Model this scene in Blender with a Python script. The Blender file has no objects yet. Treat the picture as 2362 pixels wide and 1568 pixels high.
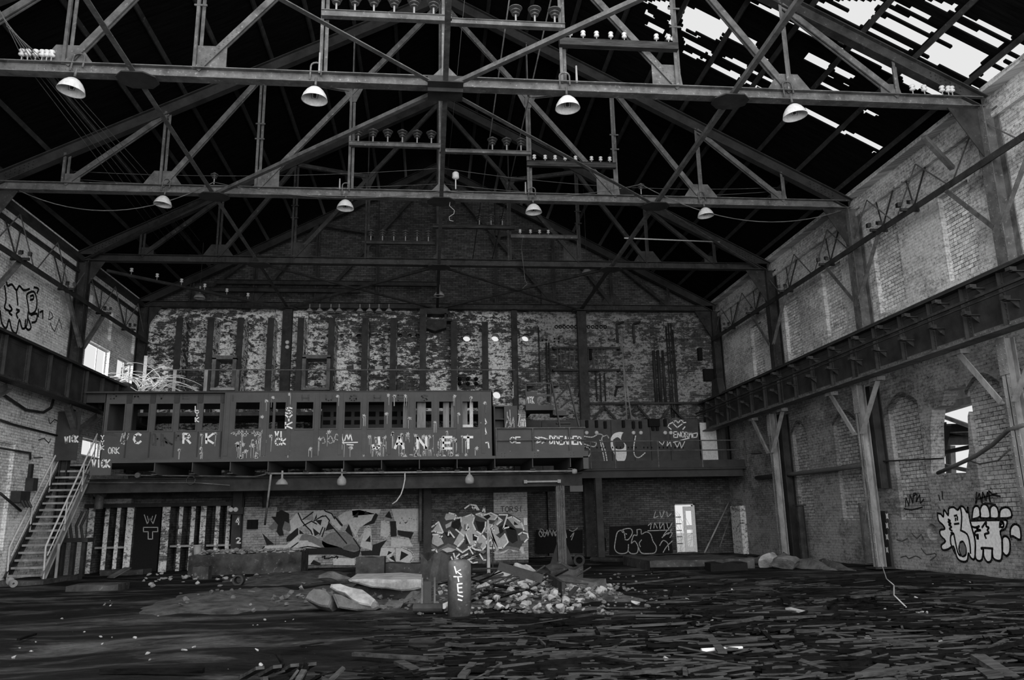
import bpy, bmesh, math, random
from mathutils import Vector, Matrix, noise
random.seed(7)
# ------------------------------------------------------------------ camera
sc = bpy.context.scene
FPX, YAW, PITCH, ROLL = 1816.43, .1062, .2284, -.0203
cy_, sy_ = math.cos(YAW), math.sin(YAW)
cp_, sp_ = math.cos(PITCH), math.sin(PITCH)
cr_, sr_ = math.cos(ROLL), math.sin(ROLL)
R0 = Vector((cy_, -sy_, 0)); F0 = Vector((sy_, cy_, 0)); U0 = Vector((0, 0, 1))
CF = F0*cp_ + U0*sp_; U1 = -F0*sp_ + U0*cp_
CR = cr_*R0 + sr_*U1; CU = cr_*U1 - sr_*R0
EYE = Vector((0, 0, 1.5))
cd = bpy.data.cameras.new('camera'); cam = bpy.data.objects.new('camera', cd)
sc.collection.objects.link(cam); sc.camera = cam
cd.sensor_width = 36; cd.lens = FPX/2362*36; cd.clip_end = 400; cd.clip_start = .05
m = Matrix((CR, CU, -CF)).transposed().to_4x4(); m.translation = EYE
cam.matrix_world = m
# ------------------------------------------------------------------ world, daylight, exposure
w = bpy.data.worlds.new('world'); sc.world = w; w.use_nodes = True
bg = w.node_tree.nodes['Background']; bg.inputs[0].default_value = (.92, .92, .92, 1); bg.inputs[1].default_value = .62
sc.view_settings.view_transform = 'Standard'; sc.view_settings.look = 'None'
sc.view_settings.gamma = 1; sc.view_settings.use_curve_mapping = False
sc.view_settings.exposure = 0.5
sc.cycles.max_bounces = 5; sc.cycles.diffuse_bounces = 4; sc.cycles.use_denoising = True
sc.cycles.sample_clamp_indirect = 4
def area(name, loc, target, sx, sy, power):
    l = bpy.data.lights.new(name, 'AREA'); l.shape = 'RECTANGLE'; l.size = sx; l.size_y = sy; l.energy = power
    o = bpy.data.objects.new(name, l); sc.collection.objects.link(o); o.location = loc
    o.rotation_euler = (Vector(target)-Vector(loc)).to_track_quat('-Z', 'Y').to_euler(); return o
# added unseen fill lamps behind and above the camera; hall left roofless there
area('daylight_open_roof', (0.3, 3, 17), (0.3, 22, 3), 24, 14, 2600)
area('daylight_gate', (4, -5, 6), (-5, 25, 7), 22, 9, 2900)
# daylight through the two bright upper windows and the low one in the left wall
area('daylight_window_upper', (-14.2, 31.6, 8.3), (-9, 33.4, 6.6), 2.2, 1.2, 160)
area('daylight_window_lower', (-13.9, 31.9, 4.8), (-10, 30, 3.6), 1.2, .8, 60)
def sun(name, d, e, ang):
    l = bpy.data.lights.new(name, 'SUN'); l.energy = e; l.angle = math.radians(ang)
    o = bpy.data.objects.new(name, l); sc.collection.objects.link(o)
    o.rotation_euler = Vector(d).to_track_quat('-Z', 'Y').to_euler(); return o
# ------------------------------------------------------------------ picture measurements -> places
def ray(u, v): return CF + CR*((u-1181)/FPX) - CU*((v-784)/FPX)
def onX(u, v, X): d = ray(u, v); return EYE + d*(X/d.x)
def onY(u, v, Y): d = ray(u, v); return EYE + d*(Y/d.y)
def onZ(u, v, Z=0): d = ray(u, v); return EYE + d*((Z-1.5)/d.z)
def pr(P):
    d = Vector(P)-EYE; k = d.dot(CF); return 1181+FPX*d.dot(CR)/k, 784-FPX*d.dot(CU)/k
XL, XR, YB, XC = -12.9, 13.8, 35.8, .32
TY = [16.3, 22.66, 29.02, 35.3]
HZ = 11.33
COL = sc.collection
# ------------------------------------------------------------------ mesh builder
LOC = {}
class MB:
    def __init__(s): s.v = []; s.f = []; s.m = []; s.mi = 0
    def add(s, vs, fs):
        n = len(s.v); s.v += [tuple(x) for x in vs]; s.f += [tuple(i+n for i in f) for f in fs]; s.m += [s.mi]*len(fs)
    def box(s, x0, x1, y0, y1, z0, z1):
        s.add([(x0,y0,z0),(x1,y0,z0),(x1,y1,z0),(x0,y1,z0),(x0,y0,z1),(x1,y0,z1),(x1,y1,z1),(x0,y1,z1)],
              [(0,3,2,1),(4,5,6,7),(0,1,5,4),(1,2,6,5),(2,3,7,6),(3,0,4,7)])
    def prism(s, pts, d):
        n = len(pts); d = Vector(d); a = [Vector(p) for p in pts]
        nn = Vector()
        for i in range(1, n-1): nn += (a[i]-a[0]).cross(a[i+1]-a[0])
        if nn.dot(d) > 0: a = a[::-1]
        s.add(a+[p+d for p in a], [tuple(range(n)), tuple(range(2*n-1, n-1, -1))]+[((i+1)%n, i, i+n, (i+1)%n+n) for i in range(n)])
    def frame(s, p, q, up=None):
        z = (Vector(q)-Vector(p)).normalized(); up = Vector(up or (0, 0, 1))
        if abs(z.dot(up)) > .98: up = Vector((0, 1, 0))
        x = z.cross(up).normalized(); y = x.cross(z); return x, y
    def bar(s, p, q, w, h, up=None):
        s.prof(p, q, [(-w/2,-h/2),(w/2,-h/2),(w/2,h/2),(-w/2,h/2)], up)
    def prof(s, p, q, pts, up=None):
        p, q = Vector(p), Vector(q); x, y = s.frame(p, q, up); n = len(pts)
        a = [p+x*i+y*j for i, j in pts]; b = [q+x*i+y*j for i, j in pts]
        s.add(a+b, [tuple(range(n)), tuple(range(2*n-1, n-1, -1))]+[((i+1)%n, i, i+n, (i+1)%n+n) for i in range(n)])
    def ibeam(s, p, q, w, h, t=.02, up=None):
        W, H, T = w/2, h/2, t/2
        s.prof(p, q, [(-W,-H),(W,-H),(W,-H+t),(T,-H+t),(T,H-t),(W,H-t),(W,H),(-W,H),(-W,H-t),(-T,H-t),(-T,-H+t),(-W,-H+t)], up)
    def angle(s, p, q, w, h, t=.015, up=None):
        W, H = w/2, h/2
        s.prof(p, q, [(-W,-H),(W,-H),(W,-H+t),(-W+t,-H+t),(-W+t,H),(-W,H)], up)
    def tube(s, pts, r, n=8, r2=None):
        pts = [Vector(p) for p in pts]; k = len(pts); rings = []
        up = None
        for i, p in enumerate(pts):
            d = (pts[min(i+1, k-1)]-pts[max(i-1, 0)]).normalized()
            if up is None: up = Vector((0,0,1)) if abs(d.z) < .9 else Vector((0,1,0))
            x = d.cross(up)
            if x.length < 1e-4: x = d.cross(Vector((0,1,.3)))
            x.normalize(); y = x.cross(d); up = y
            rr = r if r2 is None else r+(r2-r)*i/max(1, k-1)
            rings.append([p+x*(rr*math.cos(2*math.pi*j/n))+y*(rr*math.sin(2*math.pi*j/n)) for j in range(n)])
        vs = [v for g in rings for v in g]; fs = []
        for i in range(k-1):
            for j in range(n): fs.append((i*n+j, i*n+(j+1)%n, (i+1)*n+(j+1)%n, (i+1)*n+j))
        fs.append(tuple(range(n-1, -1, -1))); fs.append(tuple(range((k-1)*n, k*n)))
        s.add(vs, fs)
    def lathe(s, c, prof, n=20, axis=(0,0,1)):
        c = Vector(c); z = Vector(axis).normalized(); t = Vector((1,0,0)) if abs(z.x) < .9 else Vector((0,1,0))
        x = (t-z*t.dot(z)).normalized(); y = z.cross(x); k = len(prof)
        vs = [c+z*h+x*(r*math.cos(2*math.pi*j/n))+y*(r*math.sin(2*math.pi*j/n)) for r, h in prof for j in range(n)]
        fs = [(i*n+j, i*n+(j+1)%n, (i+1)*n+(j+1)%n, (i+1)*n+j) for i in range(k-1) for j in range(n)]
        s.add(vs, fs)
    def rock(s, c, r, sub=2, sq=(1,1,1), rough=.35, seed=0, rot=None):
        bm = bmesh.new(); bmesh.ops.create_icosphere(bm, subdivisions=sub, radius=1)
        c = Vector(c); rot = rot or Matrix.Rotation(seed*1.7, 3, 'Z')
        o = Vector((seed*3.1, seed*7.7, seed*1.3)); cuts = []
        rr = random.Random(seed)
        for _ in range(12):
            d = Vector((rr.uniform(-1,1), rr.uniform(-1,1), rr.uniform(-1,1))).normalized(); cuts.append((d, rr.uniform(.4,.75)))
        for v in bm.verts:
            p = v.co.copy()
            for d, h in cuts:
                e = p.dot(d)
                if e > h: p -= d*(e-h)
            p *= 1+rough*.35*noise.noise(p*2.2+o)
            p *= 1.25; v.co = c + rot @ Vector((p.x*sq[0]*r, p.y*sq[1]*r, p.z*sq[2]*r))
        bm.verts.index_update()
        s.add([v.co for v in bm.verts], [tuple(v.index for v in f.verts) for f in bm.faces]); bm.free()
    def build(s, name, mat, parent=None, smooth=False, loc=None):
        me = bpy.data.meshes.new(name)
        off = Vector(LOC.get(parent.name, (0,0,0))) if parent else Vector(loc or (0,0,0))
        me.from_pydata([Vector(v)-off for v in s.v], [], s.f)
        mats = mat if isinstance(mat, (list, tuple)) else [mat]
        for a in mats: me.materials.append(a)
        if len(mats) > 1: me.polygons.foreach_set('material_index', s.m)
        if smooth: me.polygons.foreach_set('use_smooth', [True]*len(me.polygons))
        me.update(); me.validate()
        o = bpy.data.objects.new(name, me); COL.objects.link(o)
        if parent: o.parent = parent
        else: o.location = off
        LOC[o.name] = off
        return o
def tag(o, label=None, cat=None, group=None, kind=None):
    if label: o['label'] = label
    if cat: o['category'] = cat
    if group: o['group'] = group
    if kind: o['kind'] = kind
    return o
def thing(name, loc, label, cat, group=None):
    o = bpy.data.objects.new(name, None); COL.objects.link(o); o.location = loc; o.empty_display_size = .1
    LOC[o.name] = Vector(loc); return tag(o, label, cat, group)
def copy_tree(o, parent=None):
    c = o.copy(); COL.objects.link(c); c.parent = parent
    for ch in list(o.children):
        if ch.name in COL.objects: copy_tree(ch, c)
    return c
def one(mb, name, mat, label, cat, group=None, smooth=False, kind=None):
    xs = [v[0] for v in mb.v]; ys = [v[1] for v in mb.v]; zs = [v[2] for v in mb.v]
    o = mb.build(name, mat, None, smooth, loc=((min(xs)+max(xs))/2, (min(ys)+max(ys))/2, min(zs)))
    return tag(o, label, cat, group, kind)
# ------------------------------------------------------------------ materials
def nt(name):
    m = bpy.data.materials.new(name); m.use_nodes = True; t = m.node_tree; b = t.nodes['Principled BSDF']; b.inputs['Specular IOR Level'].default_value = .12; return m, t, b
def N(t, ty, **k):
    n = t.nodes.new(ty)
    for a, v in k.items():
        if a.startswith('i_'): n.inputs[a[2:].replace('_', ' ')].default_value = v
        else: setattr(n, a, v)
    return n
def ramp(t, src, stops):
    r = t.nodes.new('ShaderNodeValToRGB'); e = r.color_ramp.elements
    while len(e) < len(stops): e.new(.5)
    for x, (p, c) in zip(e, stops): x.position = p; x.color = (c, c, c, 1)
    t.links.new(src, r.inputs[0]); return r.outputs[0]
def mix(t, f, a, b, mode='MIX'):
    n = t.nodes.new('ShaderNodeMix'); n.data_type = 'RGBA'; n.blend_type = mode
    for i, x in ((0, f), (6, a), (7, b)):
        if isinstance(x, (int, float)): n.inputs[i].default_value = x if i == 0 else (x, x, x, 1)
        else: t.links.new(x, n.inputs[i])
    return n.outputs[2]
def coords(t, scale=(1,1,1)):
    g = t.nodes.new('ShaderNodeNewGeometry'); mp = t.nodes.new('ShaderNodeMapping'); mp.inputs['Scale'].default_value = scale
    t.links.new(g.outputs['Position'], mp.inputs[0]); return mp.outputs[0]
def nz(t, vec, scale, detail=6, rough=.6, dist=0):
    n = N(t, 'ShaderNodeTexNoise'); n.inputs['Scale'].default_value = scale; n.inputs['Detail'].default_value = detail
    n.inputs['Roughness'].default_value = rough; n.inputs['Distortion'].default_value = dist
    t.links.new(vec, n.inputs['Vector']); return n.outputs['Fac']
def bump(t, b, h, s=.4, d=.02):
    n = t.nodes.new('ShaderNodeBump'); n.inputs['Strength'].default_value = s; n.inputs['Distance'].default_value = d
    t.links.new(h, n.inputs['Height']); t.links.new(n.outputs[0], b.inputs['Normal'])
def mottled(name, lo, hi, scale=3, rough=.8, metal=0, stretch=(1,1,1), bs=.3, spots=0, spotv=.5):
    m, t, b = nt(name); c = coords(t, stretch); a = nz(t, c, scale, 8, .65)
    col = ramp(t, a, [(.3, lo), (.7, hi)])
    if spots:
        s = nz(t, c, scale*4, 5, .7); col = mix(t, ramp(t, s, [(.62, 0), (.66, spots)]), col, spotv)
    t.links.new(col, b.inputs['Base Color']); b.inputs['Roughness'].default_value = rough; b.inputs['Metallic'].default_value = metal
    bump(t, b, nz(t, c, scale*6 if bs < .7 else scale*2, 8, .75), bs, .02 if bs < .7 else .12); return m
def brickmat(name, axes, c1, c2, mort, wash=0, washv=.5, dirt=.5, bw=.27, bh=.09, seed=0, washscale=1.2, washcut=.52, fine=.5, zone=None, low=None):
    m, t, b = nt(name); g = t.nodes.new('ShaderNodeNewGeometry'); s = t.nodes.new('ShaderNodeSeparateXYZ'); t.links.new(g.outputs['Position'], s.inputs[0])
    cb = t.nodes.new('ShaderNodeCombineXYZ'); ad = t.nodes.new('ShaderNodeMath'); t.links.new(s.outputs[0], ad.inputs[0]); t.links.new(s.outputs[1], ad.inputs[1]); t.links.new(ad.outputs[0], cb.inputs[0]); t.links.new(s.outputs[axes[1]], cb.inputs[1]); cb.inputs[2].default_value = seed
    v = cb.outputs[0]
    bt = t.nodes.new('ShaderNodeTexBrick'); t.links.new(v, bt.inputs['Vector']); bt.inputs['Scale'].default_value = 1
    bt.inputs['Brick Width'].default_value = bw; bt.inputs['Row Height'].default_value = bh; bt.inputs['Mortar Size'].default_value = .009; bt.inputs['Mortar Smooth'].default_value = .3
    for k, x in (('Color1', c1), ('Color2', c2), ('Mortar', mort)): bt.inputs[k].default_value = (x, x, x, 1)
    col = bt.outputs['Color']
    big = nz(t, v, .45, 5, .6); col = mix(t, 1, col, ramp(t, big, [(.25, 1-dirt), (.7, 1.15)]), 'MULTIPLY')
    pit = nz(t, v, 11, 4, .6, .3); col = mix(t, fine, col, ramp(t, pit, [(.32, .12), (.42, 1)]), 'MULTIPLY')
    f2 = nz(t, v, 7, 6, .75); col = mix(t, fine, col, ramp(t, f2, [(.3, .35), (.65, 1.5)]), 'MULTIPLY')
    if wash:
        mpw = t.nodes.new('ShaderNodeMapping'); mpw.inputs['Scale'].default_value = (.75, 1.5, 1); t.links.new(v, mpw.inputs[0]); w1 = nz(t, mpw.outputs[0], washscale, 10, .8, .2); w0 = nz(t, v, .5, 3, .5); wa = N(t, 'ShaderNodeMath', operation='MULTIPLY_ADD'); t.links.new(w0, wa.inputs[0]); wa.inputs[1].default_value = .45; t.links.new(w1, wa.inputs[2]); wb = N(t, 'ShaderNodeMath', operation='SUBTRACT'); t.links.new(wa.outputs[0], wb.inputs[0]); wb.inputs[1].default_value = .225; mk = ramp(t, wb.outputs[0], [(washcut-.015, 0), (washcut+.015, wash)])
        w2 = nz(t, v, 9, 8, .8); mk2 = mix(t, 1, mk, ramp(t, w2, [(.42, .1), (.5, 1)]), 'MULTIPLY')
        if zone:   # limewash was only brushed between these heights and left of this line
            x1, z0, z1 = zone
            for src, lo, hi in ((s.outputs[0], x1+1.2, x1-1.2), (s.outputs[2], z0-.1, z0+.1), (s.outputs[2], z1+.25, z1-.25)):
                mr = t.nodes.new('ShaderNodeMapRange'); mr.inputs['From Min'].default_value = lo; mr.inputs['From Max'].default_value = hi
                mr.inputs['To Min'].default_value = .3 if src == s.outputs[0] else 0
                if src == s.outputs[2] and lo < hi: mr.inputs['To Min'].default_value = .0
                t.links.new(src, mr.inputs['Value']); mk2 = mix(t, 1, mk2, mr.outputs[0], 'MULTIPLY')
        col = mix(t, mk2, col, washv)
    if low:   # the lower wall is grimier than the upper: a ragged tide line of soot
        wn = N(t, 'ShaderNodeMath', operation='MULTIPLY_ADD'); t.links.new(nz(t, v, .8, 6, .6), wn.inputs[0]); wn.inputs[1].default_value = 1.6; t.links.new(s.outputs[2], wn.inputs[2])
        mr = t.nodes.new('ShaderNodeMapRange'); mr.inputs['From Min'].default_value = 5.6; mr.inputs['From Max'].default_value = 6.6; mr.inputs['To Min'].default_value = low
        t.links.new(wn.outputs[0], mr.inputs['Value']); col = mix(t, 1, col, mr.outputs[0], 'MULTIPLY')
    t.links.new(col, b.inputs['Base Color']); b.inputs['Roughness'].default_value = .9
    h = mix(t, .5, ramp(t, bt.outputs['Fac'], [(0, 1), (1, 0)]), f2); bump(t, b, h, .7, .03); return m
def flat(name, v, rough=.7, metal=0):
    m, t, b = nt(name); b.inputs['Base Color'].default_value = (v, v, v, 1); b.inputs['Roughness'].default_value = rough; b.inputs['Metallic'].default_value = metal
    c = coords(t); a = nz(t, c, 14, 4, .6); col = ramp(t, a, [(.3, v*.8), (.7, min(1, v*1.15))]); t.links.new(col, b.inputs['Base Color']); return m
M = {}
M['brickR'] = brickmat('brick_side_right', (1, 2), .6, .5, .36, .5, .8, .65, seed=3, fine=.9, low=.5)
M['brickI'] = brickmat('brick_blocked_windows', (1, 2), .85, .5, .07, .35, .8, .45, bw=.3, bh=.11, seed=4, fine=.9, low=.58)
M['brickL'] = brickmat('brick_side_left', (1, 2), .88, .7, .42, .6, .9, .35, seed=8, fine=.85)
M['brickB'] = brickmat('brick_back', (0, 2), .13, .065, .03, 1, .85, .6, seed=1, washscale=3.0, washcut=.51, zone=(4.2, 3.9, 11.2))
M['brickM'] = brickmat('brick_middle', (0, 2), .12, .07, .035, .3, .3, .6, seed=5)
M['brickW'] = brickmat('brick_whitewashed', (0, 2), .22, .12, .04, 1, .7, .4, seed=6, washscale=2.2, washcut=.46)
M['brickP'] = brickmat('brick_painted_pale', (0, 2), .34, .25, .14, .4, .5, .4, seed=7)
M['steel'] = mottled('dark_steel', .018, .055, 2.5, .6, .2, spots=.5, spotv=.14)
M['steelL'] = mottled('weathered_steel', .055, .17, 3, .6, .2, spots=.5, spotv=.35)
M['steelG'] = mottled('girder_steel', .022, .055, 2, .6, .2)
M['column'] = mottled('pale_painted_steel', .13, .38, 3, .7, 0, (1,1,.5), spots=.6, spotv=.1)
M['panel'] = mottled('grey_painted_sheet', .072, .1, 1.2, .6, 0, spots=.25, spotv=.11)
M['panelD'] = mottled('dark_painted_sheet', .035, .06, 1.5, .6)
M['slate'] = mottled('slate_switchboard', .04, .075, 2, .45)
M['black'] = flat('soot_black', .012, .9)
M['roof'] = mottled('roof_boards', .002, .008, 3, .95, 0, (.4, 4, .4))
M['conc'] = mottled('broken_concrete', .06, .22, 3, .95, 0, bs=.8, spots=.5, spotv=.08)
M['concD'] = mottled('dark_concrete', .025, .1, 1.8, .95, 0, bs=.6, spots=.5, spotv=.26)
M['dust'] = mottled('pale_rubble_dust', .03, .15, 3, 1, 0, bs=.8, spots=.6, spotv=.05)
M['stone'] = mottled('plaster_fragments', .15, .42, 4, .95, 0, bs=.6)
M['wood'] = mottled('rotten_boards', .002, .011, 5, .9, 0, (.5, 3, 3))
M['woodL'] = mottled('weathered_boards', .015, .07, 5, .85, 0, (.4, 3, 3))
M['woodP'] = mottled('plywood', .14, .3, 3, .8, 0, (3, 3, .5))
M['white'] = flat('white_spray_paint', .8)
M['drip'] = flat('pale_paint_splashes', .46)
M['pale'] = flat('pale_grey_spray_paint', .5)
M['bub'] = flat('off_white_bubble_paint', .8)
M['mid'] = flat('mid_grey_spray_paint', .16)
M['dk'] = flat('black_spray_paint', .018)
M['dgrey'] = flat('faded_dark_paint', .07)
M['porc'] = flat('dark_glazed_porcelain', .10, .25)
M['porcW'] = flat('white_glazed_porcelain', .6, .25)
M['enamel'] = flat('enamel_shade_outside', .30, .4)
M['enamelW'] = flat('white_enamel', .62, .35)
M['whiteob'] = flat('whitened_metal', .55, .6)
M['cable'] = flat('cable_rubber', .10, .5)
M['twig'] = flat('bare_twigs', .85)
for k_ in ('wood', 'woodL', 'roof', 'concD'): M[k_].node_tree.nodes['Principled BSDF'].inputs['Specular IOR Level'].default_value = .02
def floormat():
    m, t, b = nt('littered_floor'); b.inputs['Specular IOR Level'].default_value = .04; c = coords(t)
    a = nz(t, coords(t, (.35, .9, 1)), .9, 10, .7, .6); col = ramp(t, a, [(.32, .004), (.5, .018), (.66, .12)])
    d = nz(t, coords(t, (2, 6, 1)), 3.2, 9, .8); col = mix(t, 1, col, ramp(t, d, [(.35, .5), (.65, 1.4)]), 'MULTIPLY')
    s = nz(t, c, 16, 3, .6); col = mix(t, ramp(t, s, [(.74, 0), (.76, .8)]), col, .5)
    t.links.new(col, b.inputs['Base Color']); b.inputs['Roughness'].default_value = .85; bump(t, b, d, .8, .05); return m
M['floor'] = floormat()
# ------------------------------------------------------------------ booleans
def cut(o, cutters):
    me = bpy.data.meshes.new('c'); me.from_pydata(cutters.v, [], cutters.f); me.update()
    bm = bmesh.new(); bm.from_mesh(me); bmesh.ops.recalc_face_normals(bm, faces=bm.faces); bm.to_mesh(me); bm.free()
    bm = bmesh.new(); bm.from_mesh(o.data); bmesh.ops.recalc_face_normals(bm, faces=bm.faces); bm.to_mesh(o.data); bm.free()
    c = bpy.data.objects.new('c', me); COL.objects.link(c)
    if o.data.materials: me.materials.append(o.data.materials[0])
    md = o.modifiers.new('b', 'BOOLEAN'); md.operation = 'DIFFERENCE'; md.solver = 'EXACT'; md.object = c; md.use_self = True
    bpy.context.view_layer.update()
    ev = o.evaluated_get(bpy.context.evaluated_depsgraph_get()); nm = bpy.data.meshes.new_from_object(ev)
    o.modifiers.clear(); o.data = nm; bpy.data.objects.remove(c); return o
# ------------------------------------------------------------------ paint on surfaces
def catmull(pts, k=5):
    out = []; n = len(pts)
    for i in range(n-1):
        p0, p1, p2, p3 = pts[max(i-1,0)], pts[i], pts[i+1], pts[min(i+2,n-1)]
        for j in range(k):
            t = j/k; out.append(tuple(.5*((2*p1[a])+(-p0[a]+p2[a])*t+(2*p0[a]-5*p1[a]+4*p2[a]-p3[a])*t*t+(-p0[a]+3*p1[a]-3*p2[a]+p3[a])*t**3) for a in (0,1)))
    return out+[pts[-1]]
class Surf:   # a flat painted surface: maps picture points on to it
    def __init__(s, kind, val, off=0):
        s.k = kind; s.val = val
        s.n = {'Y': Vector((0,-1,0)), 'R': Vector((-1,0,0)), 'L': Vector((1,0,0))}[kind]
    def P(s, u, v, o=0):
        p = onY(u, v, s.val) if s.k == 'Y' else onX(u, v, s.val)
        return p + s.n*o
    def strokes(s, mb, lines, w, o=.006, smooth=0):
        for l in lines:
            if smooth: l = catmull(l, smooth)
            P = [s.P(u, v, o) for u, v in l]
            for a, b in zip(P, P[1:]):
                d = b-a
                if d.length < 1e-4: continue
                d.normalize(); x = d.cross(s.n)*(w/2); e = d*(w*.25)
                mb.prism([a-e-x, b+e-x, b+e+x, a-e+x], s.n*.002)
    def fill(s, mb, pts, o=.004, smooth=0):
        if smooth: pts = catmull(list(pts)+[pts[0]], smooth)[:-1]
        mb.prism([s.P(u, v, o) for u, v in pts], s.n*.002)
GL = {'A':[[(0,0),(.5,1),(1,0)],[(.2,.4),(.8,.4)]],'B':[[(0,0),(0,1),(.7,.95),(.8,.75),(.6,.55),(0,.5)],[(.6,.55),(.95,.3),(.7,.02),(0,0)]],
'C':[[(1,.85),(.6,1),(.15,.8),(0,.4),(.25,.05),(.65,0),(1,.2)]],'D':[[(0,0),(0,1),(.6,.9),(1,.5),(.6,.05),(0,0)]],'E':[[(1,1),(0,1),(0,0),(1,0)],[(0,.5),(.8,.5)]],
'G':[[(1,.85),(.6,1),(.15,.8),(0,.4),(.25,.05),(.7,0),(1,.25),(1,.45),(.55,.45)]],'H':[[(0,0),(0,1)],[(1,0),(1,1)],[(0,.5),(1,.5)]],'I':[[(.5,0),(.5,1)]],
'J':[[(.7,1),(.75,.2),(.5,0),(.1,.05),(0,.3)]],'K':[[(0,0),(0,1)],[(1,1),(0,.45),(1,0)]],'L':[[(0,1),(0,0),(.9,0)]],'M':[[(0,0),(.1,1),(.5,.4),(.9,1),(1,0)]],
'N':[[(0,0),(0,1),(1,0),(1,1)]],'O':[[(.5,1),(.1,.8),(0,.4),(.3,0),(.7,0),(1,.4),(.9,.8),(.5,1)]],'P':[[(0,0),(0,1),(.7,.95),(.9,.7),(.6,.45),(0,.42)]],
'R':[[(0,0),(0,1),(.7,.95),(.9,.7),(.6,.5),(0,.45)],[(.4,.48),(1,0)]],'S':[[(1,.85),(.5,1),(.1,.8),(.3,.55),(.8,.42),(.95,.2),(.5,0),(0,.12)]],'T':[[(0,1),(1,1)],[(.5,1),(.5,0)]],
'U':[[(0,1),(0,.25),(.4,0),(.8,.1),(1,.35),(1,1)]],'V':[[(0,1),(.45,0),(1,1)]],'W':[[(0,1),(.25,0),(.5,.6),(.75,0),(1,1)]],'X':[[(0,0),(1,1)],[(0,1),(1,0)]],
'Y':[[(0,1),(.5,.5),(1,1)],[(.5,.5),(.5,0)]],'Z':[[(0,1),(1,1),(0,0),(1,0)]],'2':[[(0,.8),(.4,1),(.9,.85),(.8,.5),(0,0),(1,0)]],'4':[[(.8,0),(.8,1),(0,.35),(1,.35)]],
'=':[[(0,.35),(1,.4)],[(0,.75),(1,.8)]],'a':[[(.9,.6),(.4,.65),(0,.3),(.3,0),(.8,.2),(.9,.6),(1,0)]],'n':[[(0,0),(0,.6),(.5,.65),(.9,.4),(1,0)]],'o':[[(.5,.65),(0,.4),(.2,0),(.8,0),(1,.4),(.5,.65)]],
'i':[[(.5,0),(.5,.6)],[(.5,.85),(.5,.95)]],'k':[[(0,0),(0,1)],[(.8,.6),(0,.25),(.9,0)]],'c':[[(.9,.55),(.4,.65),(0,.3),(.4,0),(.9,.1)]],'r':[[(0,0),(0,.6)],[(0,.4),(.4,.65),(.9,.55)]],
'e':[[(0,.35),(.9,.35),(.7,.62),(.3,.62),(0,.3),(.3,0),(.9,.1)]],'y':[[(0,.6),(.4,.1)],[(.9,.6),(.2,-.4)]]}
def text(surf, mb, s, x0, x1, y0, y1, w, dy=0, o=.006, gap=.3, jit=0):
    n = len(s); cw = (x1-x0)/(n+(n-1)*gap)
    for i, ch in enumerate(s):
        if ch not in GL: continue
        a = x0+i*cw*(1+gap); yo = dy*(a-x0)/max(1, x1-x0)+random.uniform(-jit, jit)
        surf.strokes(mb, [[(a+px*cw, y1+yo-py*(y1-y0)) for px, py in st] for st in GL[ch]], w, o)
# ================================================================== THE SETTING
def struct(mb, name, mat, parent=None, smooth=False):
    o = mb.build(name, mat, parent, smooth)
    if not parent: o['kind'] = 'structure'
    return o
# floor
bm_ = MB(); nx_, ny_ = 120, 150
for j in range(ny_+1):
    for i in range(nx_+1):
        X = -15+30.5*i/nx_; Y = -4+40.6*j/ny_
        bm_.v.append((X, Y, .05*noise.noise(Vector((X*.5, Y*.5, 0)))+.02*noise.noise(Vector((X*2.3, Y*2.3, 4)))-.015))
for j in range(ny_):
    for i in range(nx_):
        a = j*(nx_+1)+i; bm_.f.append((a, a+1, a+nx_+2, a+nx_+1)); bm_.m.append(0)
floor = struct(bm_, 'floor', M['floor'], smooth=True)
# right wall
mb = MB(); mb.box(XR, XR+.4, -4, YB+.6, -.1, 11.75); wallR = struct(mb, 'wall_right', M['brickR'])
cu = MB()
def niche(c, u0, u1, vtop, vbot, depth, rise=.35, X=XR, sgn=1):
    vm = (vtop+vbot)/2
    y0 = onX(u1, vm, X).y; y1 = onX(u0, vm, X).y; zt = onX((u0+u1)/2, vtop, X).z; zb = onX((u0+u1)/2, vbot, X).z
    pts = [(y1, zb), (y0, zb)]+([(y0, zt)] if not rise else [])
    if rise:
        for k in range(9):
            a = k/8; pts.append((y0+(y1-y0)*a, zt-rise+rise*math.sin(math.pi*a)))
    else: pts.append((y1, zt))
    c.prism([(X-.06*sgn, y, z) for y, z in pts], (sgn*(depth+.06), 0, 0))
    return y0, y1, zb, zt
NL = [niche(cu, 1836, 1870, 972, 1200, .17), niche(cu, 1932, 1985, 948, 1200, .17), niche(cu, 2062, 2133, 907, 1198, .17), niche(cu, 2246, 2330, 862, 1188, .17)]
for u0, u1, vt, vb in ((1812, 1848, 690, 830), (1900, 1948, 610, 770), (2018, 2082, 520, 715), (2174, 2250, 425, 640), (1735, 1762, 745, 880)):
    NL.append(niche(cu, u0, u1, vt, vb, .17, 0))
# broken opening
hp = [(2148,1092),(2228,1090),(2235,1040),(2232,960),(2240,925),(2226,884),(2212,893),(2180,900),(2172,935),(2150,944),(2146,985),(2148,1040)]
cu.prism([tuple(onX(u, v, XR)-Vector((.1, 0, 0))) for u, v in hp], (1, 0, 0))
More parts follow.
